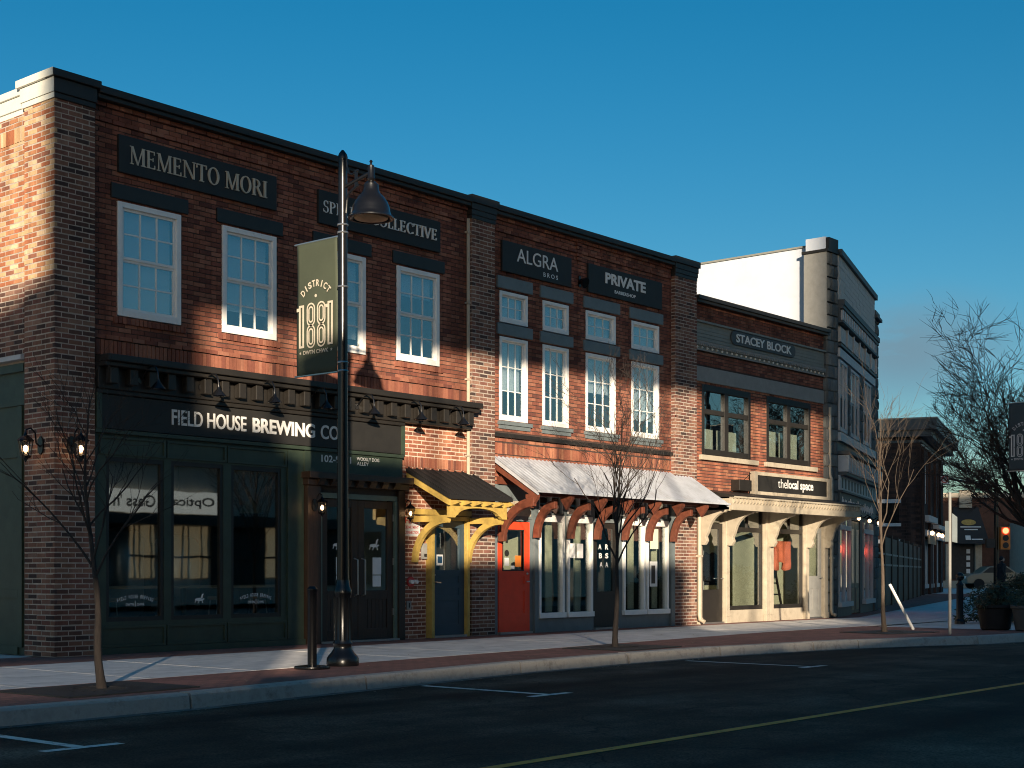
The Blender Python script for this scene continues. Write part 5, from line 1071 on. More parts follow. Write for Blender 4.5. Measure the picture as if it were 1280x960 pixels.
bx('door_recess', 'interior_dark', F_, 0.9, 2.5, -0.03, 0.0, 0.6, 3.0, TG); bx('column', 'cream_paint', F_, 2.5, 2.95, -0.25, 0.0, 0.2, 3.0, TG); bx('column', 'cream_paint', F_, 0.5, 0.75, -0.25, 0, 0.2, 3.0, TG)
for k in range(4): bx('poster', 'paper', F_, 1.95, 2.2, -0.06, -0.04, 1.0 + k * 0.45, 1.3 + k * 0.45, TG)
bx('plinth', 'cream_paint', F_, -1.5, 9.0, -0.3, 0.0, 0.0, 0.5, TG)
G_ = thing('far_shop', 'pale shop with dark blue awning at right edge of street view', 'building', (88, 18.5, 0))
bx('wall', 'beige_render', G_, 4.9, 14, -4, 6, 0, 4.4, TG); bx('awning', 'window_blue', G_, 5.0, 9, -5.0, -4, 2.7, 3.3, TG); bx('fascia', 'yellow_paint', G_, 5.0, 9, -4.2, -4.0, 3.4, 4.0, TG)
for k in range(4): w = bx('window', 'd_pale', G_, 5.1 + k, 5.9 + k, -4.1, -4.0, 0.5, 2.6, TG); bx('pane', 'glass_shop', w, 5.18 + k, 5.82 + k, -4.14, -4.11, 0.6, 2.5, TG)
# parked car, side on
t = thing('parked_car', 'cream car parked side-on in front of the corner shop', 'car', TG(2.0, -5.5, 0), rz=R(-49.9))
prof = [(-2.0, 0.35), (-2.05, 0.75), (-1.75, 0.95), (-1.15, 1.02), (-0.6, 1.45), (0.55, 1.48), (1.2, 1.05), (1.95, 0.95), (2.05, 0.6), (2.0, 0.35)]
MB().py(prof, -0.85, 0.85).build('body', 'car_paint', t, bevel=0.08, local=True)
for s_ in (-1, 1):
    MB().py([(-1.0, 1.04), (-0.55, 1.38), (-0.05, 1.40), (-0.05, 1.04)], s_ * 0.86 - 0.005, s_ * 0.86 + 0.005).build('side_window', 'sign_black', t, local=True)
    MB().py([(0.03, 1.04), (0.03, 1.40), (0.5, 1.40), (1.0, 1.06)], s_ * 0.86 - 0.005, s_ * 0.86 + 0.005).build('side_window', 'sign_black', t, local=True)
    for x in (-1.25, 1.25):
        w = MB().py([(x + 0.33 * math.cos(a), 0.33 + 0.33 * math.sin(a)) for a in [2 * math.pi * k / 18 for k in range(18)]], s_ * 0.88 - 0.1, s_ * 0.88 + 0.02).build('wheel', 'tyre', t, local=True)
        MB().py([(x + 0.2 * math.cos(a), 0.33 + 0.2 * math.sin(a)) for a in [2 * math.pi * k / 14 for k in range(14)]], s_ * 0.90 - 0.02, s_ * 0.90 + 0.02).build('rim', 'steel', w)
MB().box(-2.06, -2.0, -0.7, -0.45, 0.68, 0.82).build('headlight', 'paper', t, local=True); MB().box(-2.06, -2.0, 0.45, 0.7, 0.68, 0.82).build('headlight', 'paper', t, local=True)
# traffic signal on its mast
t = thing('traffic_signal', 'orange traffic signal showing red on black pole with mast arm', 'traffic light', (60.4, 11.6, 0), rz=R(-49.9))
MB().tube([(0, 0, 0), (0, 0, 5.75)], [0.14, 0.09], 10).build('pole', 'black_metal', t, True, local=True)
MB().tube([(0, 0, 5.35), (-1.3, -0.1, 5.55), (-2.5, -0.2, 5.75)], [0.08, 0.06, 0.05], 8).build('mast_arm', 'black_metal', t, True, local=True)
bx('housing', 'signal_orange', t, 0.08, 0.58, -0.42, -0.1, 2.2, 3.35, local=True, bevel=0.04)
for k, m_ in enumerate(('signal_red', 'sign_black', 'sign_black')): MB().py([(0.33 + 0.15 * math.cos(a), 3.14 - 0.36 * k + 0.15 * math.sin(a)) for a in [2 * math.pi * q / 16 for q in range(16)]], -0.45, -0.42).build('lens', m_, t, local=True)
s_ = bx('turn_sign', 'paper', t, -2.85, -2.45, -0.28, -0.25, 5.45, 5.95, local=True); 
MB().py(ring(-2.65, 5.70, 0.18, 0.18, 0.04, 0.04), -0.29, -0.281).build('sign_ring', 'sign_red', s_); MB().py([(-2.78, 5.82), (-2.75, 5.85), (-2.52, 5.58), (-2.55, 5.55)], -0.295, -0.291).build('sign_bar', 'sign_red', s_)
bx('street_name_sign', 'sign_green', t, -1.1, -0.3, -0.2, -0.17, 5.15, 5.4, local=True); bx('crosswalk_signal', 'sign_black', t, -0.55, -0.12, -0.25, 0.0, 2.3, 2.75, local=True)

# people
def person(loc, h, rz, label, jacket, trousers, carry=False):
    t = thing('person', label, 'person', loc, None, rz)
    J = {'pel': (0, 0, .93), 'sp': (0, 0.01, 1.15), 'ch': (0, 0, 1.36), 'nk': (0, -.01, 1.5), 'hd': (0, -.03, 1.60), 'ht': (0, -.03, 1.72),
         'hl': (-.10, 0, .90), 'kl': (-.11, -.12, .50), 'al': (-.11, .02, .08), 'tl': (-.11, -.12, .03), 'hr': (.10, 0, .90), 'kr': (.11, .03, .49), 'ar': (.11, .22, .12), 'tr': (.11, .12, .03),
         'sl': (-.19, 0, 1.41), 'el': (-.26, .05, 1.14), 'wl': (-.25, -.10, .93), 'fl': (-.25, -.14, .85), 'sr': (.19, 0, 1.41), 'er': (.26, .02, 1.14), 'wr': (.24, -.16, 1.0), 'fr': (.23, -.22, .95)}
    Rr = dict(pel=.16, sp=.14, ch=.165, nk=.055, hd=.095, ht=.07, hl=.10, kl=.07, al=.045, tl=.04, hr=.10, kr=.07, ar=.045, tr=.04, sl=.075, el=.055, wl=.035, fl=.035, sr=.075, er=.055, wr=.035, fr=.035)
    E = 'pel-sp sp-ch ch-nk nk-hd hd-ht pel-hl hl-kl kl-al al-tl pel-hr hr-kr kr-ar ar-tr ch-sl sl-el el-wl wl-fl ch-sr sr-er er-wr wr-fr'.split()
    ks_ = list(J); k = h / 1.8
    me = bpy.data.meshes.new('body'); me.from_pydata([tuple(c * k for c in J[q]) for q in ks_], [tuple(ks_.index(w) for w in e.split('-')) for e in E], []); me.update()
    o = bpy.data.objects.new('body', me); COL.objects.link(o); o.parent = t
    o.modifiers.new('skin', 'SKIN')
    for i, q in enumerate(ks_): me.skin_vertices[0].data[i].radius = (Rr[q] * k, Rr[q] * k * (0.75 if q in ('pel', 'sp', 'ch') else 1)); me.skin_vertices[0].data[i].use_root = (q == 'pel')
    sb = o.modifiers.new('sub', 'SUBSURF'); sb.levels = 1; sb.render_levels = 1
    me.materials.append(M[trousers])
    MB().lathe([(0.19 * k, 0.78 * k), (0.20 * k, 0.95 * k), (0.17 * k, 1.15 * k), (0.20 * k, 1.34 * k), (0.17 * k, 1.45 * k), (0.07 * k, 1.50 * k)], (0, 0, 0), 12).build('jacket', jacket, t, True, local=True)
    MB().ball((0, -0.03 * k, 1.64 * k), 0.10 * k, 10, (0.85, 1, 1.2)).build('face', 'skin', t, True, local=True); MB().ball((0, 0.0, 1.68 * k), 0.105 * k, 10, (0.9, 1, 1.05)).build('hair', 'cloth_black', t, True, local=True)
    return t
person((50.6, 7.5, 0), 1.78, R(40), 'person in dark clothes walking on the far pavement', 'cloth_black', 'cloth_black')
person((64.5, 8.9, 0), 1.70, R(20), 'person in red jacket far off at the right edge', 'cloth_red', 'cloth_black')

# ================================================================== street furniture
def street_lamp(loc, label):
    t = thing('street_lamp', label, 'street lamp', loc, 'black street lamps with bell shades')
    MB().lathe([(0.185, 0), (0.19, 0.03), (0.185, 0.09), (0.165, 0.12), (0.13, 0.16), (0.105, 0.20), (0.105, 0.24), (0.115, 0.26), (0.10, 0.29), (0.095, 0.80), (0.105, 0.83), (0.105, 0.88), (0.085, 0.92), (0.075, 1.0)], (0, 0, 0), 24).build('base', 'black_metal', t, True, local=True)
    mb = MB()
    for k in range(12):
        a = 2 * math.pi * k / 12; mb.tube([(0.097 * math.cos(a), 0.097 * math.sin(a), 0.30), (0.095 * math.cos(a), 0.095 * math.sin(a), 0.79)], 0.012, 5)
    mb.build('flute', 'black_metal', t, local=True)
    MB().tube([(0, 0, 0.95), (0, 0, 3.2), (0, 0, 5.90)], [0.068, 0.06, 0.052], 20).build('pole', 'black_metal', t, True, local=True)
    MB().lathe([(0.055, 5.88), (0.06, 5.92), (0.045, 5.96), (0.015, 6.0)], (0, 0, 0), 14).build('cap', 'black_metal', t, True, local=True)
    for z in (3.42, 3.52, 5.03, 5.12, 4.4): MB().lathe([(0.064, z), (0.068, z + 0.01), (0.064, z + 0.02)], (0, 0, 0), 16).build('band', 'steel', t, True, local=True)
    MB().tube([(0, 0, 5.56), (0, -0.46, 5.66)], 0.022, 8).build('arm', 'black_metal', t, True, local=True)
    for s_, nm in ((1, 'scroll'), (-1, 'scroll')):
        zc = 5.60; pts = [(0, -0.055, zc + s_ * 0.34), (0, -0.07, zc + s_ * 0.20), (0, -0.10, zc + s_ * 0.12), (0, -0.16, zc + s_ * 0.09), (0, -0.26, zc + s_ * 0.085 + 0.04)]
        MB().tube(pts, 0.014, 7).build(nm, 'black_metal', t, True, local=True)
    bx('strut', 'black_metal', t, -0.012, 0.012, -0.24, -0.21, 5.53, 5.73, local=True)
    c = (0, -0.47, 0)
    MB().lathe([(0.010, 5.80), (0.020, 5.785), (0.010, 5.765), (0.014, 5.75), (0.038, 5.735), (0.04, 5.60), (0.05, 5.585), (0.036, 5.56), (0.055, 5.545), (0.085, 5.52), (0.088, 5.46), (0.105, 5.42), (0.150, 5.375), (0.188, 5.32), (0.212, 5.26), (0.222, 5.20), (0.236, 5.165), (0.262, 5.145), (0.264, 5.13), (0.24, 5.13), (0.19, 5.20), (0.05, 5.24)], c, 28).build('bell_shade', 'black_metal', t, True, local=True)
    MB().lathe([(0.20, 5.16), (0.19, 5.13), (0.12, 5.115), (0.02, 5.11)], c, 20).build('lens', 'lens', t, True, local=True)
    return t
def banner(loc, label, cloth):
    """loc is the pole's foot; the banner hangs on the building side"""
    t = thing('street_banner', label, 'banner', loc, 'green district banners on lamp posts')
    vs = []; fs = []; nu, nv = 14, 22
    for i in range(nu + 1):
        for j in range(nv + 1):
            u = i / nu; v = j / nv
            vs.append((0.015 * math.sin(u * 5 + v * 3) * math.sin(v * math.pi) , 0.09 + u * 0.70, 3.44 + v * 1.56))
    for i in range(nu):
        for j in range(nv): a = i * (nv + 1) + j; fs.append((a, a + 1, a + nv + 2, a + nv + 1))
    o = MB().add(vs, fs).build('cloth', cloth, t, True, local=True); o.modifiers.new('thick', 'SOLIDIFY').thickness = 0.006
    for z in (3.43, 5.01): MB().tube([(0, 0.05, z), (0, 0.83, z)], 0.012, 7).build('rod', 'steel', t, True, local=True)
    fm = lambda u, w, d: (-0.022 - d, 0.44 - u, w)
    # stars, arched DISTRICT, double-line 1881, DWTN CHWK
    P = []
    for i, cx in enumerate((-0.245, 0.255)):
        x = cx; P += [rect(x - 0.05, x - 0.02, 3.76, 4.27), rect(x + 0.01, x + 0.04, 3.76, 4.27), rect(x - 0.02, x + 0.01, 4.245, 4.27), rect(x - 0.02, x + 0.01, 3.76, 3.785), rect(x - 0.09, x - 0.05, 4.20, 4.24)]
    def band(cx, zc, rx, ry, tk):
        hh = ry - rx; o_ = arcpts(cx, zc + hh, rx, 0, 180, 9) + arcpts(cx, zc - hh, rx, 180, 360, 9); i_ = arcpts(cx, zc + hh, rx - tk, 0, 180, 9) + arcpts(cx, zc - hh, rx - tk, 180, 360, 9); n = len(o_)
        return [[o_[k], o_[(k + 1) % n], i_[(k + 1) % n], i_[k]] for k in range(n)]
    for cx in (-0.085, 0.095):
        P += band(cx, 3.885, 0.074, 0.140, 0.019) + band(cx, 3.885, 0.044, 0.098, 0.019) + band(cx, 4.146, 0.074, 0.140, 0.019) + band(cx, 4.146, 0.044, 0.098, 0.019)
    for cx in (-0.27, 0.27): P.append([(cx + 0.022 * (1 if k % 2 == 0 else 0.45) * math.cos(R(90 + 36 * k)), 3.70 + 0.022 * (1 if k % 2 == 0 else 0.45) * math.sin(R(90 + 36 * k))) for k in range(10)])
    P.append([(0.02 * math.cos(2 * math.pi * k / 12), 4.36 + 0.02 * math.sin(2 * math.pi * k / 12)) for k in range(12)])
    mb = MB()
    for i, p in enumerate(P): mb.add([fm(u, w, 0.0) for u, w in p], [tuple(range(len(p)))])
    mb.build('numerals', 'letter_gold' if cloth == 'banner_green' else 'd_pale', t, local=True)
    mb = MB(); body = 'DISTRICT'
    for i, ch in enumerate(body):
        a = R(-52 + 104 * (i + 0.5) / len(body)); vs, fs = text_data(ch, 0.03); ww = 0.018 if ch == 'I' else 0.058
        cx, cz = 0.27 * math.sin(a), 4.18 + 0.29 * math.cos(a)
        mb.add([fm(cx + (v[0] - .5) * ww * math.cos(a) + v[1] * 0.08 * math.sin(a), cz - (v[0] - .5) * ww * math.sin(a) + v[1] * 0.08 * math.cos(a), 0) for v in vs], fs)
    vs, fs = text_data('DWTN CHWK', 0.03); mb.add([fm(-0.22 + v[0] * 0.44, 3.675 + v[1] * 0.05, 0) for v in vs], fs)
    mb.build('lettering', 'letter_gold' if cloth == 'banner_green' else 'd_pale', t, local=True)
    return t
street_lamp((1.27, -3.98, 0), 'black street lamp with bell shade in front of the green shopfront')
banner((1.27, -3.98, 0), 'olive green banner reading DISTRICT 1881 on the near lamp post', 'banner_green')
lp2 = street_lamp((22.75, -4.35, 0), 'street lamp at the right edge carrying the dark teal banner')
banner((22.75, -4.35, 0), 'dark teal 1881 banner at the right edge by bare tree', 'banner_teal')
t = thing('bollard', 'slim black bollard post on round foot beside the street lamp', 'bollard', (0.67, -4.12, 0))
MB().lathe([(0.20, 0), (0.205, 0.012), (0.20, 0.03), (0.06, 0.045)], (0, 0, 0), 20).build('foot', 'black_metal', t, True, local=True)
MB().lathe([(0.052, 0.04), (0.052, 0.86), (0.058, 0.87), (0.058, 0.90), (0.03, 0.93)], (0, 0, 0), 16).build('post', 'black_metal', t, True, local=True)
t = thing('bollard', 'black bollard with ball finial in front of the dark shrubs', 'bollard', (18.9, -4.0, 0))
MB().lathe([(0.11, 0), (0.11, 0.06), (0.075, 0.1), (0.07, 0.80), (0.085, 0.82), (0.05, 0.86), (0.03, 0.92)], (0, 0, 0), 14).build('post', 'black_metal', t, True, local=True); MB().ball((0, 0, 0.99), 0.09, 12).build('finial', 'black_metal', t, True, local=True)
# sign post, leaning stake
t = thing('sign_post', 'pale metal sign post at the kerb seen with its plate edge-on', 'sign post', (13.89, -5.93, 0))
MB().tube([(0, 0, 0), (0, 0, 2.48)], 0.026, 10).build('post', 'lintel_stone', t, True, local=True)
MB().prism([(0.05, -0.02, 1.62), (0.13, -0.08, 1.60), (0.13, -0.08, 2.05), (0.05, -0.02, 2.12)], [(0.055, -0.012, 1.62), (0.135, -0.072, 1.60), (0.135, -0.072, 2.05), (0.055, -0.012, 2.12)]).build('plate', 'grey_paint', t, local=True)
MB().box(-0.16, -0.04, 0.0, 0.02, 1.62, 1.98).build('plate', 'grey_paint', t, local=True)
t = tag(MB().tube([(15.46, -4.54, 0), (15.18, -4.19, 0.86)], 0.028, 8).build('stake', 'letter_white'), 'white wooden stake leaning beside the right street tree', 'stake')

# tree grates
def grate(loc, rz, label):
    t = thing('tree_grate', label, 'tree grate', loc, 'dark iron tree grates in the paving', rz)
    n = 40; hw, hd = 0.74, 0.56
    def sq(a): c, s_ = math.cos(a), math.sin(a); m_ = min(hw / max(abs(c), 1e-6), hd / max(abs(s_), 1e-6)); return (c * m_, s_ * m_)
    mb = MB(); vs = []; fs = []
    for k in range(n):
        a = 2 * math.pi * k / n; x_, y_ = sq(a); vs += [(0.24 * math.cos(a), 0.24 * math.sin(a), 0.008), (x_, y_, 0.008), (x_, y_, -0.004), (0.24 * math.cos(a), 0.24 * math.sin(a), -0.01)]
    for k in range(n):
        a, b = k * 4, ((k + 1) % n) * 4; fs += [(a, a + 1, b + 1, b), (a + 1, a + 2, b + 2, b + 1), (a + 3, a, b, b + 3)]
    mb.add(vs, fs).build('plate', 'iron', t, local=True)
    for k in range(24):
        a = 2 * math.pi * k / 24; c, s_ = math.cos(a), math.sin(a)
        MB().add([(c * r_ - s_ * w, s_ * r_ + c * w, 0.0105) for r_, w in ((0.27, -0.006), (0.40, -0.01), (0.40, 0.01), (0.27, 0.006))], [(0, 1, 2, 3)]).build('slot', 'soil', t, local=True)
    MB().add([(0.245 * math.cos(2 * math.pi * k / 20), 0.245 * math.sin(2 * math.pi * k / 20), 0.003) for k in range(20)], [tuple(range(20))]).build('soil', 'soil', t, local=True)
grate((-2.55, -4.78, 0.004), R(4), 'square iron grate round the left street tree'); grate((6.6, -4.15, 0.004), R(2), 'square iron grate round the middle street tree'); grate((14.0, -4.75, 0.004), R(-12), 'square iron grate round the right street tree')

# trees
def grow(mb, p, d, L, r, lvl, mx, spread, rng, up=0.12, kids=(3, 4), n=6, rmin=0.0028):
    pts = [p.copy()]; rs = [r]; k = 5; cur = p.copy(); dd = d.copy()
    for i in range(k):
        dd = (dd + Vector((rng.gauss(0, .15), rng.gauss(0, .15), rng.gauss(0, .08) + up * .40))).normalized()
        cur = cur + dd * (L / k); pts.append(cur.copy()); rs.append(r * (1 - 0.62 * (i + 1) / k))
    mb.tube(pts, rs, max(3, n), cap=False)
    if lvl >= mx: return
    for q in range(rng.randint(*kids)):
        f_ = rng.uniform(0.3, 1.0); i = min(k - 1, int(f_ * k)); b = pts[i].lerp(pts[i + 1], f_ * k - i)
        ax = Vector((rng.gauss(0, 1), rng.gauss(0, 1), rng.gauss(0, .35)))
        nd = (dd + ax.normalized() * spread * rng.uniform(.6, 1.3)).normalized()
        grow(mb, b, nd, L * rng.uniform(.45, .75), max(rs[i] * rng.uniform(.45, .65), rmin), lvl + 1, mx, spread, rng, up, kids, n - 1, rmin)
def young_tree(loc, label, trunk_h, top_h, r, spread, nb, seed, bark, lean=(0, 0), mx=2, spr=0.55):
    rng = random.Random(seed); t = thing('street_tree', label, 'tree', loc, 'bare young street trees in iron grates')
    mb = MB(); pts = []; rs = []
    for i in range(9):
        f_ = i / 8; pts.append((lean[0] * f_ + 0.016 * math.sin(f_ * 7 + seed), lean[1] * f_ + 0.014 * math.cos(f_ * 6 + seed), -0.01 + trunk_h * f_)); rs.append((r * (1.25 - 0.5 * f_) if i else r * 1.6) * rng.uniform(.92, 1.1))
    mb.tube(pts, rs, 9); mb.build('trunk', bark, t, True, local=True)
    cr = MB(); top = Vector(pts[-1])
    # leader
    lead = [top]; rr = [rs[-1]]
    for i in range(6): lead.append(lead[-1] + Vector((rng.gauss(0, .02), rng.gauss(0, .02), (top_h - trunk_h) / 6))); rr.append(rs[-1] * (1 - 0.82 * (i + 1) / 6))
    cr.tube(lead, rr, 7)
    for k in range(nb):
        f_ = (k / nb) ** 1.15 * 0.85; i = min(5, int(f_ * 6)); b = lead[i].lerp(lead[i + 1], f_ * 6 - i)
        a = k * 2.4 + rng.uniform(-.4, .4); d = Vector((math.cos(a) * spread, math.sin(a) * spread, 1.0)).normalized()
        grow(cr, b, d, (top_h - trunk_h) * rng.uniform(.5, .72) * (1 - .45 * f_), rr[i] * .55, 0, mx, spr, rng)
    stuff(cr.build('crown', bark, t, True, local=True))
    return t
young_tree((-2.48, -4.70, 0), 'bare young tree in front of the corner pier, leftmost of three', 1.05, 2.75, 0.034, 0.62, 13, 3, 'bark', lean=(-0.02, 0.06), mx=2)
young_tree((6.71, -3.95, 0), 'bare young tree before the grey shopfront, middle of three', 1.20, 3.35, 0.034, 0.50, 18, 11, 'bark', lean=(0.03, 0.0), mx=3)
young_tree((14.09, -4.61, 0), 'bare young tree, bark coloured as if sunlit, beside the leaning stake, rightmost of three', 1.55, 3.9, 0.033, 0.34, 9, 23, 'bark_sunlit', lean=(-0.05, 0.04), mx=2, spr=0.55)
rng = random.Random(5)
t = thing('bare_tree', 'large dark bare tree at the right edge behind the banner', 'tree', (24.9, -3.5, 0))
MB().tube([(0, 0, -0.02), (0.03, 0, 0.4), (0, 0.03, 1.4), (-0.02, 0.05, 2.4)], [0.19, 0.14, 0.12, 0.10], 12).build('trunk', 'bark', t, True, local=True)
cr = MB()
for k in range(20):
    a = k * 2.4 + rng.uniform(-.3, .3); el = rng.uniform(0.25, 1.3)
    d = Vector((math.cos(a) * math.cos(el), math.sin(a) * math.cos(el), math.sin(el)))
    grow(cr, Vector((-0.02, 0.05, 1.6 + 0.042 * k)), d, rng.uniform(1.9, 2.7) * (0.85 + 0.4 * math.sin(el)), 0.055, 0, 4, 0.75, rng, up=0.05, kids=(4, 5), n=6, rmin=0.0065)
stuff(cr.build('crown', 'bark', t, True, local=True))

# shrubs and pot at the right
def shrub(loc, w, h, n, seed, label, m_='leaf_dark'):
    rng = random.Random(seed); t = thing('shrub', label, 'shrub', loc, 'dark evergreen shrubs at the street corner')
    mb = MB()
    for k in range(5): a = k * 1.26; mb.tube([(0, 0, 0), (w * .4 * math.cos(a), w * .4 * math.sin(a), h * .6)], [0.02, 0.008], 5)
    mb.build('stem', 'bark', t, local=True); mb = MB()
    for k in range(n):
        a = rng.uniform(0, 2 * math.pi); q = rng.random() ** .45; zz = rng.random()
        rr = w * q * (0.75 + 0.35 * math.sin(a * 3 + seed)) * math.sqrt(max(0, 1 - (zz * .95) ** 2.2)); p = Vector((rr * math.cos(a), rr * math.sin(a), 0.04 + zz * h * rng.uniform(.8, 1.05)))
        d1 = Vector((rng.gauss(0, 1), rng.gauss(0, 1), rng.gauss(.3, .7))).normalized(); d2 = d1.orthogonal().normalized(); l = rng.uniform(.04, .085)
        mb.add([tuple(p - d2 * l * .3), tuple(p + d1 * l), tuple(p + d2 * l * .3), tuple(p - d1 * l * .4)], [(0, 1, 2, 3)])
    stuff(mb.build('foliage', m_, t, local=True))
for i, (x, y, w, h, lab) in enumerate(((19.9, -4.4, .75, .75, 'low dark shrub nearest the ball-topped bollard'), (21.2, -4.5, .9, 1.0, 'dark shrub second from the ball-topped bollard'), (21.0, -5.6, .8, .75, 'dark shrub just behind the big black pot'), (22.8, -5.3, 1.0, 1.1, 'dark shrub under the teal banner'), (24.4, -4.6, 1.0, 1.2, 'dark shrub at the foot of the big bare tree'), (26.5, -3.0, 1.1, 1.15, 'dark shrub furthest back along the corner bed'))): shrub((x, y, 0), w * 1.15, h, 3200, i + 1, lab)
t = thing('planter_pot', 'big round black plant pot at the kerb by dark shrubs', 'planter', (16.4, -5.75, 0))
MB().lathe([(0.24, 0), (0.27, 0.02), (0.33, 0.40), (0.36, 0.42), (0.36, 0.47), (0.31, 0.47), (0.30, 0.40)], (0, 0, 0), 22).build('pot', 'roof_black', t, True, local=True)
shrub((16.4, -5.75, 0.36), .42, .42, 700, 31, 'wispy plant growing in the big black pot')
t = thing('planter_pot', 'second black plant pot at the right picture edge', 'planter', (16.3, -6.45, 0))
MB().lathe([(0.24, 0), (0.27, 0.02), (0.33, 0.40), (0.36, 0.42), (0.36, 0.47), (0.31, 0.47), (0.30, 0.40)], (0, 0, 0), 22).build('pot', 'd_dark', t, True, local=True)
shrub((16.3, -6.45, 0.36), .36, .25, 400, 37, 'low plant in the pot at the right picture edge')

# ================================================================== the opposite side of the street (behind the camera): unseen blocks added to shade the fronts; the shops show in the shop glass
def sun_filter_wall(th, x0, x1, top, z0=4.08, z1=5.28):
    """wall with a band of upright bars added to filter sun onto the pavement"""
    bx('wall', 'opp_brick', th, x0, x1, -22.4, -22, 0, z0)
    if top > z1: bx('wall', 'opp_brick', th, x0, x1, -22.4, -22, z1, top)
    n = max(1, int((x1 - x0) / 0.16))
    for k in range(n):
        a = x0 + (x1 - x0) * k / n; bx('sun_filter_bar', 'black_metal', th, a, a + (x1 - x0) / n * 0.5, -22.22, -22.18, z0, z1)  # bars added so that part of the sun reaches the pavement
o1 = thing('shade_block', 'unseen brick block added across the street to shade the lower side wall', 'building', (-23.5, -22, 0)); sun_filter_wall(o1, -27.5, -21.45, 10.22); bx('coping', 'black_paint', o1, -27.5, -21.45, -22.5, -21.9, 10.222, 10.3)  # unseen block added to keep the lower side wall dark
o2 = thing('shade_tower', 'tall unseen tower added across the street to shade the corner bay', 'building', (-20.4, -22, 0)); sun_filter_wall(o2, -21.44, -19.3, 13.3); bx('door', 'brown_wood', o2, -20.5, -19.5, -21.99, -21.9, 0, 2.1)  # unseen tower added to keep sun off the corner bay
o3 = thing('shade_block', 'low unseen block added across the street to shade the lower fronts', 'building', (-10, -22, 0))  # unseen low block added to set the sun band's lower edge
sun_filter_wall(o3, -19.28, -17.9, 8.6); sun_filter_wall(o3, -17.89, -17.36, 8.3); bx('wall', 'opp_brick', o3, -17.355, -16.925, -22.4, -22, 0, 4.3); sun_filter_wall(o3, -16.92, -15.0, 8.3); sun_filter_wall(o3, -14.99, -7.0, 6.55); sun_filter_wall(o3, -6.99, 0.4, 4.9, 4.0, 4.9)  # narrow gap added to throw a sun streak over the pavement
bx('coping', 'black_paint', o3, -14.99, -7.0, -22.45, -21.9, 6.552, 6.65)
o4 = thing('shade_hoarding', 'long unseen hoarding on posts added across the street to shade the upper fronts', 'hoarding', (-10, -22.2, 6.6)); bx('panel', 'opp_white', o4, -19.3, -6.3, -22.35, -22.2, 10.25, 13.0); bx('panel', 'opp_white', o4, -6.295, -0.55, -22.35, -22.2, 10.25, 12.25)  # unseen panels added to set the sun band's upper edge
for k in range(6): x = -18.0 + k * 3.4; MB().tube([(x, -22.45, 6.6 if x < -7 else 4.9), (x, -22.45, 12.2)], 0.05, 8).build('post', 'black_metal', o4)
o5 = thing('far_shade_block', 'tall unseen block added further back to shade the far fronts', 'building', (-22, -66, 0)); bx('wall', 'opp_brick', o5, -37.6, -29, -66, -60, 0, 25); bx('wall', 'opp_brick', o5, -28.99, 14, -66, -60, 0, 20); bx('wall', 'opp_brick', o5, -19, 14, -66, -60, 20.01, 27)  # unseen mass added to keep sun off the fronts past the bend
for k in range(2):
    for q in range(9): bx('window', 'sign_black', o5, -36 + q * 3.3, -34 + q * 3.3, -60.0, -59.9, 3 + k * 4, 5 + k * 4)
o6 = thing('opposite_shops', 'row of low shops across the street with pale sign boards', 'building', (20, -22, 0))
bx('wall', 'beige_render', o6, 0.41, 60, -32, -22.3, 0, 4.6); bx('roof_edge', 'black_paint', o6, 0.41, 60, -32, -22.1, 4.6, 4.75)
bx('awning', 'black_paint', o6, 12, 26, -22.3, -21.6, 2.62, 2.95); 
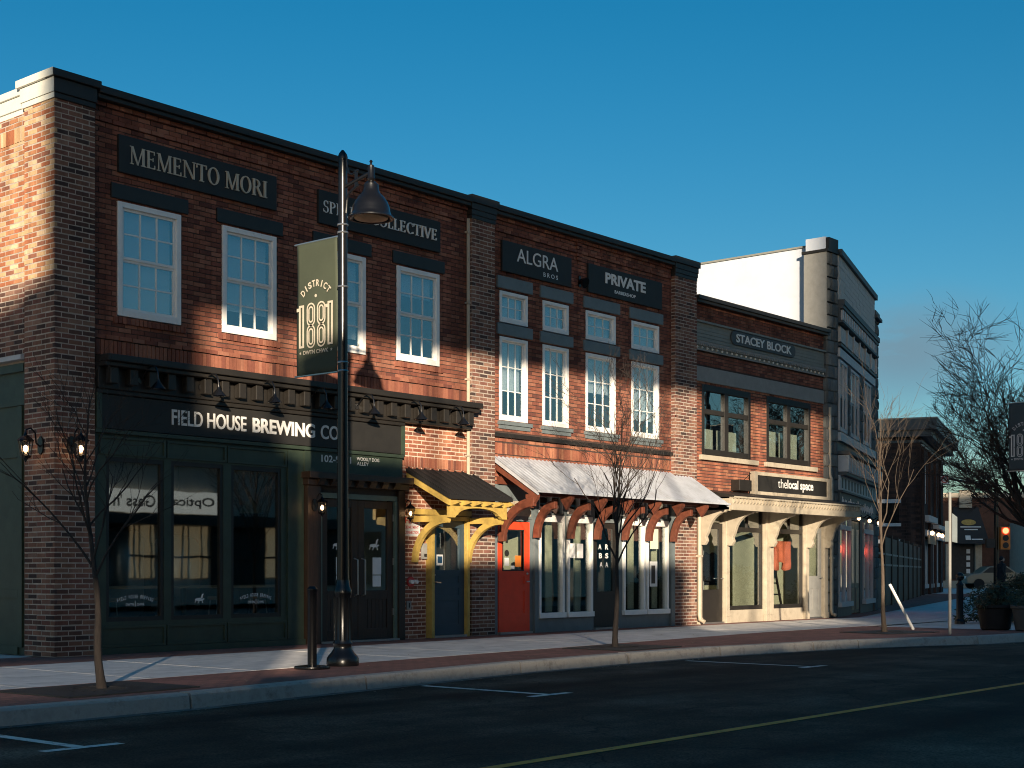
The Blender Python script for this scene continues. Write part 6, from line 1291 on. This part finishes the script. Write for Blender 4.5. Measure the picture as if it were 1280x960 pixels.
for x0, x1 in ((12.2, 13.4), (15.0, 15.5), (16.9, 17.8), (18.2, 20.0), (22.5, 24.5)): bx('lit_window', 'lit_window', o6, x0, x1, -22.28, -22.24, 0.9, 2.6)  # these panes glow to stand in for sunlit curtains
for x0, x1 in ((13.5, 14.9), (15.6, 16.8), (20.1, 22.4), (24.6, 28)): w = bx('window', 'black_paint', o6, x0, x1, -22.29, -22.22, 0.6, 2.6); bx('pane', 'sign_black', w, x0 + .08, x1 - .08, -22.215, -22.20, 0.7, 2.5)
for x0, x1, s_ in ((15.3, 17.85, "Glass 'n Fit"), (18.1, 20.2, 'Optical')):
    sg = thing('opposite_sign', ('wider' if x0 < 17 else 'narrower') + ' pale sign with added sunlight glow over the low shops across the street', 'sign', ((x0 + x1) / 2, -22.2, 2.95))
    bx('board', 'sign_sun_glow', sg, x0, x1, -22.2, -22.05, 3.0, 3.72)  # board glows to stand in for sunlight on it
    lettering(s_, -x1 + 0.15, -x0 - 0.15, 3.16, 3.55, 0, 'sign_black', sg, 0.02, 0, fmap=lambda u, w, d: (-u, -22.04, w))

# leaf litter and grit along the gutter and on the paving
mb = MB(); rng = random.Random(77)
for k in range(420):
    x = rng.uniform(-5, 16); y = ky(x) - 0.17 - abs(rng.gauss(0, 0.16)) if rng.random() < 0.8 else rng.uniform(ky(x) + 0.1, -0.3)
    z = -0.131 if y < ky(x) else 0.006
    a = rng.uniform(0, 6.28); l = rng.uniform(0.008, 0.03); c, s_ = math.cos(a) * l, math.sin(a) * l
    mb.add([(x - c, y - s_, z), (x + s_ * .5, y - c * .5, z + 0.004), (x + c, y + s_, z + 0.006), (x - s_ * .5, y + c * .5, z + 0.002)], [(0, 1, 2, 3)])
o = stuff(mb.build('leaf_litter', 'card_brown')); o['label'] = 'scattered dry leaves and grit along the gutter'; o['category'] = 'leaf litter'
# opposite shop detail seen in the glass
for x in (16.98, 17.2, 17.62, 18.33, 18.85, 19.1, 19.62, 19.9, 15.2, 23.1, 23.9): bx('curtain_fold', 'curtain', o6, x, x + 0.03 + 0.03 * ((x * 7) % 1), -22.20, -22.16, 0.9, 2.6)
bx('window_rail', 'brown_wood', o6, 12, 26, -22.12, -22.08, 1.55, 1.62)
